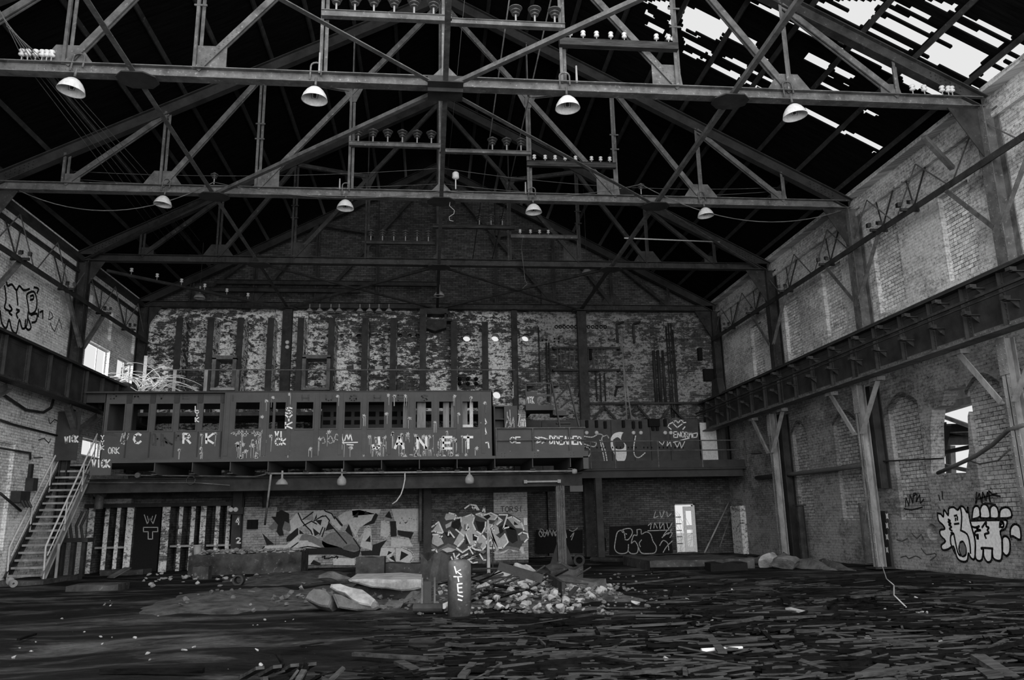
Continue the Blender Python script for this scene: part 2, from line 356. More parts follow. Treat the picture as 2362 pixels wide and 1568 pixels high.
# round pipe hole
c_ = onX(2151, 1228, XR); cu.prism([(XR-.1, c_.y+.24*math.cos(a*math.pi/8), c_.z+.24*math.sin(a*math.pi/8)) for a in range(16)], (.62, 0, 0))
cut(wallR, cu)
infs = []
for y0, y1, zb, zt in NL:
    mb = MB(); mb.box(XR+.13, XR+.2, y0-.02, y1+.02, zb-.02, zt+.02); infs.append(mb.build('blocked_window', M['brickI'], wallR))
    if zt < 5.6:   # dark brick strip painting the arch's shadow line over each blocked window
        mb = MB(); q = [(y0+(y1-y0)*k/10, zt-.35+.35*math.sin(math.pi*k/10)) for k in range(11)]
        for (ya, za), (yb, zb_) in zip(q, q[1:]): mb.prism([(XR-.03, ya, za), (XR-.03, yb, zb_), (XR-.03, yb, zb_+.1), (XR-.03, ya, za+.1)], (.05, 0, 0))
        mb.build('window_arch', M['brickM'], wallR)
# ledges on right wall
mb = MB(); mb.box(XR-.12, XR, 6, YB, 10.95, 11.1); mb.box(XR-.3, XR+.3, 2, YB, 11.62, 11.75); struct(mb, 'trim_1', M['brickR'])
# left wall
mb = MB(); mb.box(XL-.22, XL, -4, YB+.6, -.1, 11.6); wallL = struct(mb, 'wall_left', M['brickL'])
cu = MB()
wl = []
for u0, u1, v0, v1 in ((199, 237, 780, 872), (272, 296, 820, 882), (191, 222, 1008, 1056)):
    P = onX(u0, v0, XL); Q = onX(u1, v1, XL)
    y0, y1 = P.y, Q.y; z1 = P.z; z0 = Q.z
    y1 += .45; cu.box(XL-1, XL+.2, y0, y1, z0, z1); wl.append((y0, y1, z0, z1))
for (y0, y1, z0, z1) in ((24.6, 26.2, 1.0, 4.2), (29.9, 32.6, 9.0, 10.2), (32.9, 35.2, 9.0, 10.2)): cu.box(XL-.12, XL+.1, y0, y1, z0, z1)
cut(wallL, cu)
for i, (y0, y1, z0, z1) in enumerate(wl):
    f = MB(); t = .07
    f.box(XL-.2, XL-.15, y0, y1, z0, z0+t); f.box(XL-.2, XL-.15, y0, y1, z1-t, z1)
    f.box(XL-.2, XL-.15, y0, y0+t, z0+t, z1-t); f.box(XL-.2, XL-.15, y1-t, y1, z0+t, z1-t); f.box(XL-.19, XL-.16, y0+(y1-y0)*.62, y0+(y1-y0)*.62+.05, z0+t, z1-t)
    struct(f, 'window_%d' % (i+1), M['whiteob'])
mb = MB(); mb.box(XL, XL+.25, 6, YB, 11.15, 11.35); mb.box(XL, XL+.12, 6, YB, 10.75, 10.87); struct(mb, 'trim_2', M['steel'])
# back wall with gable
mb = MB(); mb.prism([(XL-.7, YB, -.1), (XR+.7, YB, -.1), (XR+.7, YB, 11.3), (XC, YB, 18.4), (XL-.7, YB, 11.4)], (0, .6, 0))
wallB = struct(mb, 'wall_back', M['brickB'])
cu = MB()
def rnd(u, v, r, y1=1.0):
    p = onY(u, v, YB); cu.prism([(p.x+r*math.cos(a*math.pi/8), YB-.1, p.z+r*math.sin(a*math.pi/8)) for a in range(16)], (0, y1, 0))
for u in (1018, 1077, 1143, 1213): rnd(u, 778, .13 if u < 1050 else .19)
rnd(1147, 909, .2); rnd(463, 775, .1); rnd(394, 777, .05)
for u, v in ((1251, 785), (1260, 785), (1279, 781), (1289, 781), (1279, 788), (1289, 788), (1383, 782), (1404, 782), (1417, 782), (1514, 783), (1522, 783), (1531, 780), (1587, 784)): rnd(u, v, .045)
for u in (375, 443, 513, 535, 580, 602, 618, 648, 677, 690, 719, 738, 758, 788, 808, 827, 875, 923, 945, 963): rnd(u, 774, .1, .45)
P = onY(1555, 1162, YB); Q = onY(1611, 1276, YB); dx0, dx1, dz1 = P.x, Q.x, P.z
cu.box(dx0, dx1, YB-.2, YB+1, .06, dz1)
P = onY(1391, 1241, YB); Q = onY(1399, 1271, YB); cu.box(P.x, Q.x, YB-.2, YB+1, Q.z, P.z)
P = onY(1225, 1135, YB); cu.box(P.x, P.x+.75, YB-.2, YB+.4, .05, 2.9)
cut(wallB, cu)
# back wall brickwork piers
mb = MB()
for u0, u1, v0, v1 in ((640, 706, 709, 903), (975, 1050, 709, 903)):
    p = onY(u0, v0, YB); q = onY(u1, v1, YB); mb.box(p.x, q.x, YB-.25, YB, 3.8, 11.2)
struct(mb, 'trim_3', M['brickB'])
# door frame + glazed leaf, open to the daylight
d = MB(); dxm = dx0+(dx1-dx0)*.42; t = .06
d.box(dx0, dx0+t, YB+.1, YB+.2, .06, dz1); d.box(dx1-t, dx1, YB+.1, YB+.2, .06, dz1); d.box(dx0, dx1, YB+.1, YB+.2, dz1-t, dz1)
door = struct(d, 'door_1', M['white'])
l = MB(); a, b = dxm+.12, dx1-.18
for z0, z1 in ((.08, .3), (1.05, 1.25), (dz1-.32, dz1-.12)): l.box(a, b, YB+.05, YB+.09, z0, z1)
l.box(a-.12, a-.001, YB+.05, YB+.09, .08, dz1-.12); l.box(b+.001, b+.1, YB+.05, YB+.09, .08, dz1-.12)
l.build('door_leaf', M['white'], door)
g = MB()
for z in (.42, .72, 1.0, 1.3, 1.6): g.box(dx0+.05, dxm, YB+.4, YB+.43, z, z+.04)
random.seed(3)
g.build('door_bars', M['steelL'], door)
tw = MB()
for k in range(26):
    x = random.uniform(dx0-.2, dx1+.2); z = -.1; p = [Vector((x, YB+1.6+random.uniform(0, .6), z))]
    dr = Vector((random.uniform(-.5, .5), 0, random.uniform(.4, .8)))
    for _ in range(7): p.append(p[-1]+dr*.4); dr = (dr+Vector((random.uniform(-.6, .6), random.uniform(-.2,.2), random.uniform(-.4, .4)))).normalized()*.8
    tw.tube(p, .012, 4, .005)
tag(tw.build('bare_branches', M['twig']), 'thin bare branches outside the glazed back door', 'branches', kind='stuff')
yd_ = MB(); yd_.box(XL-25, XR+40, YB+.6, YB+60, -.3, -.08); yd_.box(XR+.4, XR+40, -4, YB+.6, -.3, -.08); struct(yd_, 'floor', M['whiteob'])
# middle brick wall beneath the gallery
YM = 31.8; YM2 = 32.7
mb = MB(); gx0 = onY(560, 1250, YM).x; gx1 = onY(1218, 1250, YM).x
mb.box(gx0, gx1, YM, YM+.4, -.1, 3.3); mb.box(gx1-.35, gx1, YM+.4, YB, -.1, 3.3)
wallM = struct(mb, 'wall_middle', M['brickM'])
mb = MB(); mb.box(XL, gx0, YM2, YM2+.4, -.1, 3.3); wallM2 = struct(mb, 'wall_service', M['brickM'])
mb = MB(); p = onY(640, 1178, YM); q = onY(967, 1302, YM); mb.box(p.x, q.x, YM-.05, YM, .1, p.z)
p2_ = onY(1138, 1135, YM); mb.box(p2_.x, gx1, YM-.05, YM, .1, 3.1); p3_ = onY(560, 1170, YM); mb.box(p3_.x, p.x-.01, YM-.04, YM, .3, p3_.z); struct(mb, 'trim_4', M['brickP'])
# ceiling: right-hand boards with the broken strips open to the sky, left-hand boards whole
ZR, SL = 18.75, .527
def roofz(x): return ZR-SL*abs(x-XC)
HO = [[(40,30),(360,150),(285,285),(20,190)],[(30,200),(155,250),(150,268),(30,215)],[(30,250),(230,345),(215,378),(38,305)],[(40,340),(148,388),(140,408),(42,362)],
[(158,392),(192,405),(185,428),(152,412)],[(188,375),(215,350),(240,372),(225,390)],[(225,420),(430,512),(412,552),(212,458)],[(350,180),(540,290),(530,375),(322,240)],
[(315,365),(478,440),(462,485),(300,398)],[(490,465),(552,488),(545,522),(488,502)],[(572,498),(668,545),(650,590),(562,532)],[(445,530),(503,555),(496,582),(440,565)],
[(505,562),(580,595),(560,605),(502,590)],[(465,0),(725,75),(700,130),(455,10)],[(455,38),(625,118),(610,126),(452,52)],[(580,0),(722,0),(725,62),(600,5)],[(770,68),(832,92),(822,128),(762,98)],
[(750,128),(792,152),(780,180),(742,160)],[(850,108),(1175,268),(1140,303),(832,145)],[(810,165),(1132,318),(1110,348),(802,200)],[(572,372),(607,398),(600,422),(560,402)],
[(870,350),(1038,430),(1022,485),(860,398)],[(1060,452),(1198,518),(1185,548),(1048,492)],[(960,550),(1118,630),(1080,640),(955,582)],[(1015,498),(1062,528),(1055,540),(1010,512)],
[(1118,552),(1172,578),(1162,595),(1112,570)],[(1190,285),(1482,430),(1476,525),(1178,345)],[(1540,465),(1845,620),(1805,655),(1518,512)],[(1518,520),(1782,645),(1770,675),(1512,562)],
[(930,0),(1060,30),(1290,150),(1262,182),(1130,140),(918,22)],[(1040,0),(1400,0),(1295,155)],[(1291,183),(1605,330),(1592,350),(1284,214)],[(1350,88),(1712,258),(1642,315),(1330,152)],
[(1410,45),(1765,190),(1742,235),(1392,82)],[(1450,0),(1725,102),(1702,135),(1438,20)],[(1700,0),(1920,30),(1880,95),(1640,0)],[(1780,210),(2125,368),(2085,415),(1768,262)],
[(1742,265),(2088,420),(1968,540),(1662,368)],[(1860,135),(2225,288),(2165,322),(1845,182)],[(1935,82),(2275,248),(2252,280),(1908,112)],[(1650,372),(1925,488),(1920,505),(1645,388)],
[(2300,275),(2380,310),(2380,400),(2230,342)],[(2222,368),(2325,412),(2300,445),(2200,402)],[(2150,402),(2264,460),(2240,480),(2138,432)],[(2130,445),(2255,490),(2130,580),(2038,528)],
[(1990,562),(2075,602),(2070,622),(1983,588)],[(865,736),(1098,850),(1082,880),(860,765)],[(1122,872),(1395,992),(1378,1025),(1108,900)],[(1255,738),(1365,780),(1352,805),(1248,768)],[(1325,1018),(1348,1032),(1335,1055),(1322,1040)],
[(-215,5),(-60,0),(-45,115),(-200,30)],[(-215,60),(-150,110),(-155,130),(-225,90)],[(-210,150),(-95,205),(-105,235),(-228,170)],[(-95,215),(-40,250),(-45,290),(-95,250)],[(-280,0),(-230,0),(-200,30),(-270,10)],[(-70,120),(-10,140),(-10,200),(-60,170)]]
HOP = [[(1562+x/2.9525, y/2.9525) for x, y in h] for h in HO]
HB = [(min(p[0] for p in h), max(p[0] for p in h), min(p[1] for p in h), max(p[1] for p in h)) for h in HOP]
def inhole(u, v):
    for h, b in zip(HOP, HB):
        if b[0] <= u <= b[1] and b[2] <= v <= b[3]:
            c = False; n = len(h)
            for i in range(n):
                (x0, y0), (x1, y1) = h[i], h[i-1]
                if (y0 > v) != (y1 > v) and u < (x1-x0)*(v-y0)/(y1-y0)+x0: c = not c
            if c: return True
    return False
mb = MB(); Y = 11.5; NX = 13.9
while Y < YB+.3:
    pw = .085; jit = random.uniform(-.05, .05); x = XC+.02; run = None
    thin = random.random() < .12
    while x < NX+.65:
        u, v = pr((x+jit, Y+pw/2, roofz(x)))
        o = inhole(u, v)
        if not o and run is None: run = x
        if (o or x+.06 >= NX+.65) and run is not None:
            mb.prism([(run, Y, roofz(run)), (x, Y, roofz(x)), (x, Y+pw+.004, roofz(x)), (run, Y+pw+.004, roofz(run))], (0, 0, .05)); run = None
        x += .06
    Y += pw
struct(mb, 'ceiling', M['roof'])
mb = MB(); Y = 11.5
while Y < YB+.3:
    mb.prism([(XC-.02, Y, ZR), (XC-.02, Y+.235, ZR), (XL-.6, Y+.235, roofz(XL-.6)), (XL-.6, Y, roofz(XL-.6))], (0, 0, .06)); Y += .24
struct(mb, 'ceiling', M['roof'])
# ================================================================== ROOF STEEL
H2 = 12.95
def rz(k): return 18.3-SL*abs(k)           # rafter centre line
TL = ['nearest roof truss, its bottom chord crossing the top of the view', 'second roof truss back, with two glass-capped spikes of wire and four lamps',
      'third roof truss back, hanging above the gallery front', 'rearmost dark roof truss against the brick gable wall']
TL[1] = 'second roof truss from the camera, crossed by sagging wires'
def rivets(mb, pts, r=.018, n=(0,-1,0)):
    n = Vector(n)
    for p in pts:
        p = Vector(p); x = Vector((1,0,0)) if abs(n.x) < .5 else Vector((0,1,0)); y = n.cross(x)
        mb.add([p+n*r*.7]+[p+x*r*math.cos(a*1.0472)+y*r*math.sin(a*1.0472) for a in range(6)], [(0, i+1, (i+1)%6+1) for i in range(6)])
for i, Y in enumerate(TY):
    t = thing('roof_truss', (XC, Y, HZ), TL[i], 'roof truss', 'riveted steel roof trusses')
    mt = M['steelL'] if i < 2 else M['steel']
    mb = MB(); mb.prof((XC-H2-.2, Y, HZ), (XC+H2+.2, Y, HZ), [(-.13,-.13),(.13,-.13),(.13,-.11),(.02,-.11),(.02,.11),(.13,.11),(.13,.13),(-.13,.13),(-.13,.11),(-.02,.11),(-.02,-.11),(-.13,-.11)])
    if i < 3:
        for kx in range(-25, 26):
            for kk in (-1, 1): mb.mi = 0; rivets(mb, [(XC+kx*.5, Y-.022, HZ+.06*kk)], .016)
    for sgn in (-1, 1):
        for a in range(9):
            for b in range(3): rivets(mb, [(XC+sgn*8.25-.55+a*.14, Y-.022, HZ-.06+b*.06)], .02)
    mb.build('bottom_chord', mt, t)
    for s in (-1, 1):
        mb = MB(); mb.prof((XC+s*H2*1.02, Y, rz(H2*1.02)), (XC, Y, rz(0)), [(-.12,-.18),(.12,-.18),(.12,-.155),(.02,-.155),(.02,.155),(.12,.155),(.12,.18),(-.12,.18),(-.12,.155),(-.02,.155),(-.02,-.155),(-.12,-.155)])
        if i < 3:
            for a in range(14):
                for b in range(3):
                    q = H2-.3-.12*(a%7); rivets(mb, [(XC+s*q, Y-.022, rz(q)-.1+b*.1)], .02)
        mb.build('rafter', M['steelG'] if i else M['steel'], t)
    for k in range(-4, 5):
        x = k*2.75; zt = rz(x)-.1 if abs(k) != 1 else rz(x)-.1
        if abs(k) == 1: zt = HZ+(rz(0)-HZ)/2+.1
        mb = MB(); mb.angle((XC+x-.05, Y-.05, HZ+.1), (XC+x-.05, Y-.05, zt), .07, .07); mb.angle((XC+x+.05, Y+.05, HZ+.1), (XC+x+.05, Y+.05, zt), -.07, .07)
        for z in ((HZ+2.2, HZ+1.7) if abs(k) == 2 and i < 3 else ()): mb.tube([(XC+x-.14, Y-.08, z), (XC+x+.14, Y-.08, z)], .025, 6)
        mb.build('hanger', mt, t)
    for s in (-1, 1):
        segs = [((5.5, HZ+.1), (0, rz(0)-.2)), ((8.25, HZ+.1), (5.5, rz(5.5)-.15)), ((11, HZ+.1), (8.25, rz(8.25)-.15)), ((2.75, HZ+(rz(0)-HZ)/2), (5.5, rz(5.5)-.15)), ((2.75, HZ+(rz(0)-HZ)/2), (2.75, rz(2.75)-.15))]
        for (x0, z0), (x1, z1) in segs:
            mb = MB()
            for o in (-.045, .045): mb.bar((XC+s*x0, Y+o, z0), (XC+s*x1, Y+o, z1), .035, .15, (0,1,0) if False else None)
            if x0 == 5.5 and i < 3:
                L = Vector((s*(x1-x0), 0, z1-z0))
                for a in range(10): rivets(mb, [Vector((XC+s*x0, Y-.066, z0))+L*(.02+.016*a)+Vector((0,0,.03*q)) for q in (-1,1)], .018)
            mb.build('web_diagonal', mt, t)
        for x, wd, hh, c in ((5.5, .62, .62, 0), (8.25, 1.2, .5, 1), (11, .42, .34, 0)):
            z = HZ+.1; X = XC+s*x; mb = MB()
            if c: pts = [(X-wd/2, Y-.01, z), (X+wd/2, Y-.01, z), (X+wd*.2, Y-.01, z+hh), (X-wd*.22, Y-.01, z+hh)]
            else: pts = [(X-.12*(s<0)-wd*(s>0), Y-.01, z), (X+wd*(s<0)+.12*(s>0), Y-.01, z), (X+wd*(s<0)+.05*(s>0), Y-.01, z+hh), (X-.05*(s<0)-wd*(s>0), Y-.01, z+hh)]
            mb.prism(pts, (0, .02, 0)); mb.build('gusset_plate', mt, t)
        X = XC+s*2.75; z = HZ+(rz(0)-HZ)/2; mb = MB()
        mb.prism([(X-.35, Y-.02, z+.12), (X+.35, Y-.02, z+.18), (X+.1, Y-.02, z-.4), (X-.1, Y-.02, z-.4)], (0, .02, 0)); mb.build('gusset_plate', mt, t)
        mb = MB(); E_ = XC+s*(H2+.1)   # end plate down to the wall column
        mb.prism([(E_, Y, HZ-.12), (E_-s*.8, Y, HZ-.12), (E_-s*.05, Y, HZ-1.4), (E_, Y, HZ-1.4)], (0, .02, 0)); mb.build('knee_plate', M['steel'], t)
    mb = MB(); mb.prism([(XC-.34, Y-.03, HZ+.12), (XC+.34, Y-.03, HZ+.12), (XC+.06, Y-.03, HZ+.42), (XC-.06, Y-.03, HZ+.42)], (0, .02, 0)); mb.build('gusset_plate', mt, t)
# horizontal bracing nodes and struts at chord level
ND = lambda i, k: Vector((XC+k*6.74, TY[i], HZ-.1)) if i >= 0 else Vector((XC+k*6.74, TY[0]-6.36, HZ-.1))
for i in range(4):
    for k in (-1, 0, 1):
        p = ND(i, k); mb = MB(); a, b, c = ((.4, .42, .0) if (i == 0 and k == 0) else (.42, .34, .2)); z = HZ-.165
        mb.prism([(p.x-a, p.y-b+c, z), (p.x-a+c, p.y-b, z), (p.x+a-c, p.y-b, z), (p.x+a, p.y-b+c, z), (p.x+a, p.y+b-c, z), (p.x+a-c, p.y+b, z), (p.x-a+c, p.y+b, z), (p.x-a, p.y+b-c, z)], (0, 0, -.03))
        if i == 0 and k == 0: mb.box(p.x-.4, p.x+.4, p.y-.16, p.y-.14, z-.12, z+.28)
        one(mb, 'node_plate', M['steelG'], 'dark horizontal node plate %s under the %s truss chord' % (('at the left', 'at the centre', 'at the right')[k+1], ('nearest', 'second', 'third', 'rearmost')[i]), 'steel plate', 'bracing node plates')
def strut(a, b, label, w=.12, mt='steelL', grp='horizontal wind bracing struts'):
    mb = MB(); d = (b-a).normalized(); mb.angle(a+d*.12, b-d*.12, w, w*.9, .02); one(mb, 'bracing_strut', M[mt], label, 'steel strut', grp)
nm = ('left', 'centre', 'right')
for i in range(4):
    bay = ('nearest bay, in front of the first truss', 'bay between the first and second truss', 'bay between the second and third truss', 'rear bay between the third and last truss')[i]
    for k in (-1, 0, 1): strut(ND(i-1, k), ND(i, k), 'lengthwise %s strut in the %s' % (nm[k+1], bay), .12, 'steelL' if i < 3 else 'steel')
for i, (k0, k1) in ((0, (-1, 0)), (0, (1, 0)), (1, (0, -1)), (1, (0, 1)), (3, (0, -1)), (3, (-1, 0)), (3, (0, 1)), (3, (1, 0))):
    strut(ND(i-1, k0)-Vector((0,0,.01)), ND(i, k1)-Vector((0,0,.01)), 'diagonal strut running %s to %s in the %s' % (nm[k0+1], nm[k1+1], ('nearest bay', 'bay behind the first truss', '', 'rear bay')[i]), .11, 'steelL' if i < 3 else 'steel')
strut(ND(1, 1), Vector((XC+12.8, TY[2], HZ)), 'diagonal strut from the second truss to the right wall column', .11)
strut(ND(1, -1), Vector((XC-12.8, TY[2], HZ)), 'diagonal strut from the second truss to the left wall column', .11, 'steel')
strut(Vector((XC-12.4, TY[2]+.3, HZ-.35)), ND(3, -1)+Vector((0, -.2, -.1)), 'insulator-carrying strut slanting above the left end of the gallery', .14, 'steel')
# purlins
for s in (-1, 1):
    for q in range(0, 11):
        x = 12.88-1.262*q
        if x < 1: continue
        mb = MB(); X = XC+s*x; mb.bar((X, 11.3, roofz(X)-.07), (X, YB, roofz(X)-.07), .06, .13, (-s*.47, 0, .88))
        one(mb, 'roof_purlin', M['steel'], '%s purlin up from the eave under the %s roof slope' % (('lowest', 'second', 'third', 'fourth', 'fifth', 'sixth', 'seventh', 'eighth', 'ninth', 'tenth')[q], 'left' if s < 0 else 'right'), 'purlin', 'roof purlins')
mb = MB(); mb.bar((XC, 11.3, 18.6), (XC, YB, 18.6), .12, .25); one(mb, 'ridge_purlin', M['steel'], 'dark ridge beam along the peak of the roof', 'beam')
# ------------------------------------------------------------------ crane girders
def girder(X, s, zb, zt, y0, y1, label, near):
    t = thing('crane_girder', (X, (y0+y1)/2, zb), label, 'crane girder')
    mb = MB(); mb.box(X-.02, X+.02, y0, y1, zb, zt); mb.build('web_plate', M['steelG'], t)
    mb = MB(); mb.box(X-.22, X+.22, y0, y1, zt-.03, zt+.02); mb.box(X-.03+s*.0, X+.03, y0, y1, zt-.15, zt-.03)
    mb.build('top_flange', M['steelG'], t)
    mb = MB(); mb.box(X-.22, X+.22, y0, y1, zb-.02, zb+.03); f = X-s*.1
    y = y0
    while y < y1:
        for o in (-.16, -.09): rivets(mb, [(X+s*o*1.0, y, zb+.03)], .022, (0,0,1))
        rivets(mb, [(X-s*.035, y, zb+.1)], .024, (-s,0,0)); y += .16
    mb.box(X-s*.035 if s > 0 else X, X if s > 0 else X+.035, y0, y1, zb+.03, zb+.15)
    mb.build('bottom_flange', M['steelL'] if s > 0 else M['steel'], t)
    mb = MB(); mb.prof((X, y0, zt+.08), (X, y1, zt+.08), [(-.06,-.06),(.06,-.06),(.02,-.02),(.04,.03),(.03,.06),(-.03,.06),(-.04,.03),(-.02,-.02)]); mb.build('crane_rail', M['steel'], t)
    y = y0+.6; n = 0
    while y < y1:
        big = n % 4 == 0; mb = MB(); wd = .3 if big else .1
        mb.box(min(X, X-s*.05), max(X, X-s*.05), y-wd/2, y+wd/2, zb+.03, zt-.03); mb.box(min(X-s*.05, X-s*.14), max(X-s*.05, X-s*.14), y-.012, y+.012, zb+.03, zt-.03)
        z = zb+.2
        while z < zt-.15:
            rivets(mb, [(X-s*.055, y-wd*.35, z), (X-s*.055, y+wd*.35, z)], .024, (-s,0,0)); z += .12
        mb.build('stiffener', M['steelG'], t); y += 1.27 if near else 1.35; n += 1
    return t
girR = girder(12.6, 1, 5.42, 6.72, 6, 35.2, 'long riveted crane girder with conductor bar along the right wall', True)
girL = girder(-11.9, -1, 5.72, 6.95, 6, 35.2, 'long dark riveted crane girder along the left wall', False)
# conductor bars and their brackets on the right girder
for z, o, nm_ in ((6.02, .42, 'upper'), ): pass
mb = MB(); mb.box(12.14, 12.2, 7, 35, 6.2, 6.26); mb.build('conductor_bar', M['steel'], girR)
mb = MB(); mb.box(12.16, 12.2, 7, 35, 6.1, 6.13); mb.build('conductor_bar', M['steel'], girR)
y = 11.0; k = 0
while y < 34.5:
    for z in (6.5, 5.95):
        yy = y+(.3 if z < 6.2 else 0); mb = MB(); mb.box(12.26, 12.58, yy-.07, yy+.07, z-.012, z+.012); mb.prism([(12.58, yy-.012, z), (12.36, yy-.012, z), (12.58, yy-.012, z-.18)], (0, .024, 0)); mb.box(12.2, 12.36, yy-.07, yy+.07, z+.012, z+.09)
        mb.build('conductor_bracket', M['steel'], girR)
    y += 1.27 if y < 21 else 1.4
# ------------------------------------------------------------------ columns
def riv_col(name, X, Y, z0, z1, w, d, mat, label, cat='steel column', group=None, wall=0):
    t = thing(name, (X, Y, z0), label, cat, group); mb = MB()
    mb.prof((X, Y, z0), (X, Y, z1), [(-w/2,-d/2),(w/2,-d/2),(w/2,-d/2+.02),(.015,-d/2+.02),(.015,d/2-.02),(w/2,d/2-.02),(w/2,d/2),(-w/2,d/2),(-w/2,d/2-.02),(-.015,d/2-.02),(-.015,-d/2+.02),(-w/2,-d/2+.02)], (1, 0, 0))
    mb.build('shaft', mat, t); return t
for i, nm_ in ((0, 'nearest right-hand crane column, riveted, by the bubble-letter graffiti'), (1, 'second right-hand crane column with leaning cable, beside the dark wall recess'), (2, 'third right-hand crane column, standing in heaped rubble')):
    X, Y = 13.08, TY[i]; t = thing('crane_column', (X, Y, 0), nm_, 'steel column', 'pale crane columns on the right')
    mb = MB(); mb.box(X-.13, X-.11, Y-.13, Y+.13, 0, 5.4); mb.box(X+.11, X+.13, Y-.13, Y+.13, 0, 5.4); mb.box(X-.13, X+.13, Y-.012, Y+.012, 0, 5.4)
    z = .3
    while z < 5.3:
        rivets(mb, [(X-.132, Y-.09, z), (X-.132, Y+.09, z)], .022, (-1,0,0)); z += .22
    mb.build('shaft', M['column'], t)
    mb = MB(); mb.box(X-.15, X-.13, Y-.15, Y+.15, 4.55, 5.38)
    rivets(mb, [(X-.153, Y+a*.11, 4.65+b*.12) for a in (-1, 0, 1) for b in range(6)], .022, (-1,0,0)); mb.build('cap_plate', M['column'], t)
    for s in (-1, 1):
        mb = MB(); a = Vector((X-.18, Y+s*.15, 3.95)); b = Vector((X-.18, Y+s*1.35, 5.38)); mb.angle(a, b, .15, .15, .03); mb.box(X-.3, X-.05, b.y-.2, b.y+.2, 5.3, 5.42)
        mb.build('knee_brace', M['column'], t)
    mb = MB(); mb.box(X-.3, X+.3, Y-.28, Y+.28, 0, .05); mb.build('base_plate', M['steel'], t)
for i, nm_ in ((1, 'left-hand crane column whose brace shows at the left edge'), (2, 'left-hand crane column behind the head of the staircase')):
    X, Y = -12.6, TY[i]; t = thing('crane_column', (X, Y, 0), nm_, 'steel column', 'crane columns on the left')
    mb = MB(); mb.ibeam((X, Y, 0), (X, Y, 5.7), .26, .26, .03, (1, 0, 0)); mb.build('shaft', M['steel'], t)
    for s in (-1, 1):
        mb = MB(); mb.angle((X+.3, Y+s*.15, 4.95), (X+.45, Y+s*1.3, 5.66), .2, .2, .03); mb.build('knee_brace', M['steelL'], t)
for side, X, sg in (('right', 13.55, 1), ('left', -12.65, -1)):
    for i, Y in enumerate(TY):
        z0 = 6.7 if side == 'right' and i < 3 else (6.9 if i < 3 else 3.9)
        t = thing('wall_column', (X, Y, z0), 'riveted upper %s wall column carrying the %s truss' % (side, ('nearest', 'second', 'third', 'rearmost')[i]), 'steel column', 'upper wall columns')
        mb = MB(); mb.box(X-.2, X-.18, Y-.18, Y+.18, z0, 11.2); mb.box(X-.18, X+.2, Y-.012, Y+.012, z0, 11.2); mb.box(X+.18, X+.2, Y-.18, Y+.18, z0, 11.2)
        if sg > 0 and i < 3:
            z = z0+.1
            while z < 11.1: rivets(mb, [(X-.203, Y-.13, z), (X-.203, Y+.13, z)], .02, (-1,0,0)); z += .2
        if sg < 0:
            pass
        mb.build('shaft', M['steelL'] if i < 2 and sg > 0 else M['steel'], t)
# dark lower columns against the right wall
for i in (1, 2):
    mb = MB(); mb.ibeam((13.62, TY[i]+.2, 2.3 if i == 1 else 0), (13.62, TY[i]+.2, 5.4), .3, .34, .03, (1,0,0)); one(mb, 'wall_stanchion', M['steelG'], ('dark steel stanchion on the right wall behind the second crane column', 'dark steel stanchion on the right wall behind the third crane column')[i-1], 'steel column', 'dark wall stanchions')
# horizontal walkway beams high on both walls, with brackets
def wallbeam(side):
    s = 1 if side == 'right' else -1; X = (13.42 if s > 0 else -12.5); zb = 9.85 if s > 0 else 9.65
    t = thing('wall_beam', (X, 22, zb), 'horizontal angle-iron beam with lattice high on the %s wall' % side, 'beam', None)
    mb = MB(); mb.bar((X, 8, zb), (X, 35.3, zb), .22, .05); mb.bar((X-s*.1, 8, zb-.08), (X-s*.1, 35.3, zb-.08), .04, .14); mb.build('beam', M['steel'], t)
    mb = MB(); y = 9; up = False
    while y < 35:
        y2 = y+1.27; a, b = (zb, 11.1) if up else (11.1, zb)
        mb.bar((X+s*.12, y, a), (X+s*.12, y2, b), .028, .028); y = y2; up = not up
    mb.build('lattice', M['steelL'], t)
    for i in range(3):
        pass
    for yy in [TY[0]+3.18, TY[1]-1.6, TY[1]+1.6, TY[2]-1.6, TY[2]+1.6, TY[2]+4.2][:6]:
        mb = MB(); mb.bar((X-s*.3, yy, zb+.0), (X+s*.25, yy, zb+.0), .07, .08); mb.bar((X+s*.1, yy-.05, zb), (X+s*.3, yy+.45, zb+1.1), .035, .035); mb.bar((X+s*.1, yy+.05, zb), (X+s*.3, yy-.45, zb+1.1), .035, .035)
        mb.bar((X-s*.22, yy-.42, zb+.05), (X-s*.1, yy-.1, zb+.2), .1, .1); mb.bar((X-s*.22, yy+.12, zb+.22), (X-s*.1, yy+.42, zb+.3), .1, .12)
        mb.build('bracket', M['steel'], t)
    for i in range(3):
        for d in (-1, 1):
            mb = MB(); c = X-s*.05; mb.angle((c, TY[i]+d*.1, zb-1.7), (c, TY[i]+d*1.6, zb-.05), .12, .12, .02); mb.build('knee_brace', M['steelL'], t)
wallbeam('right'); wallbeam('left')
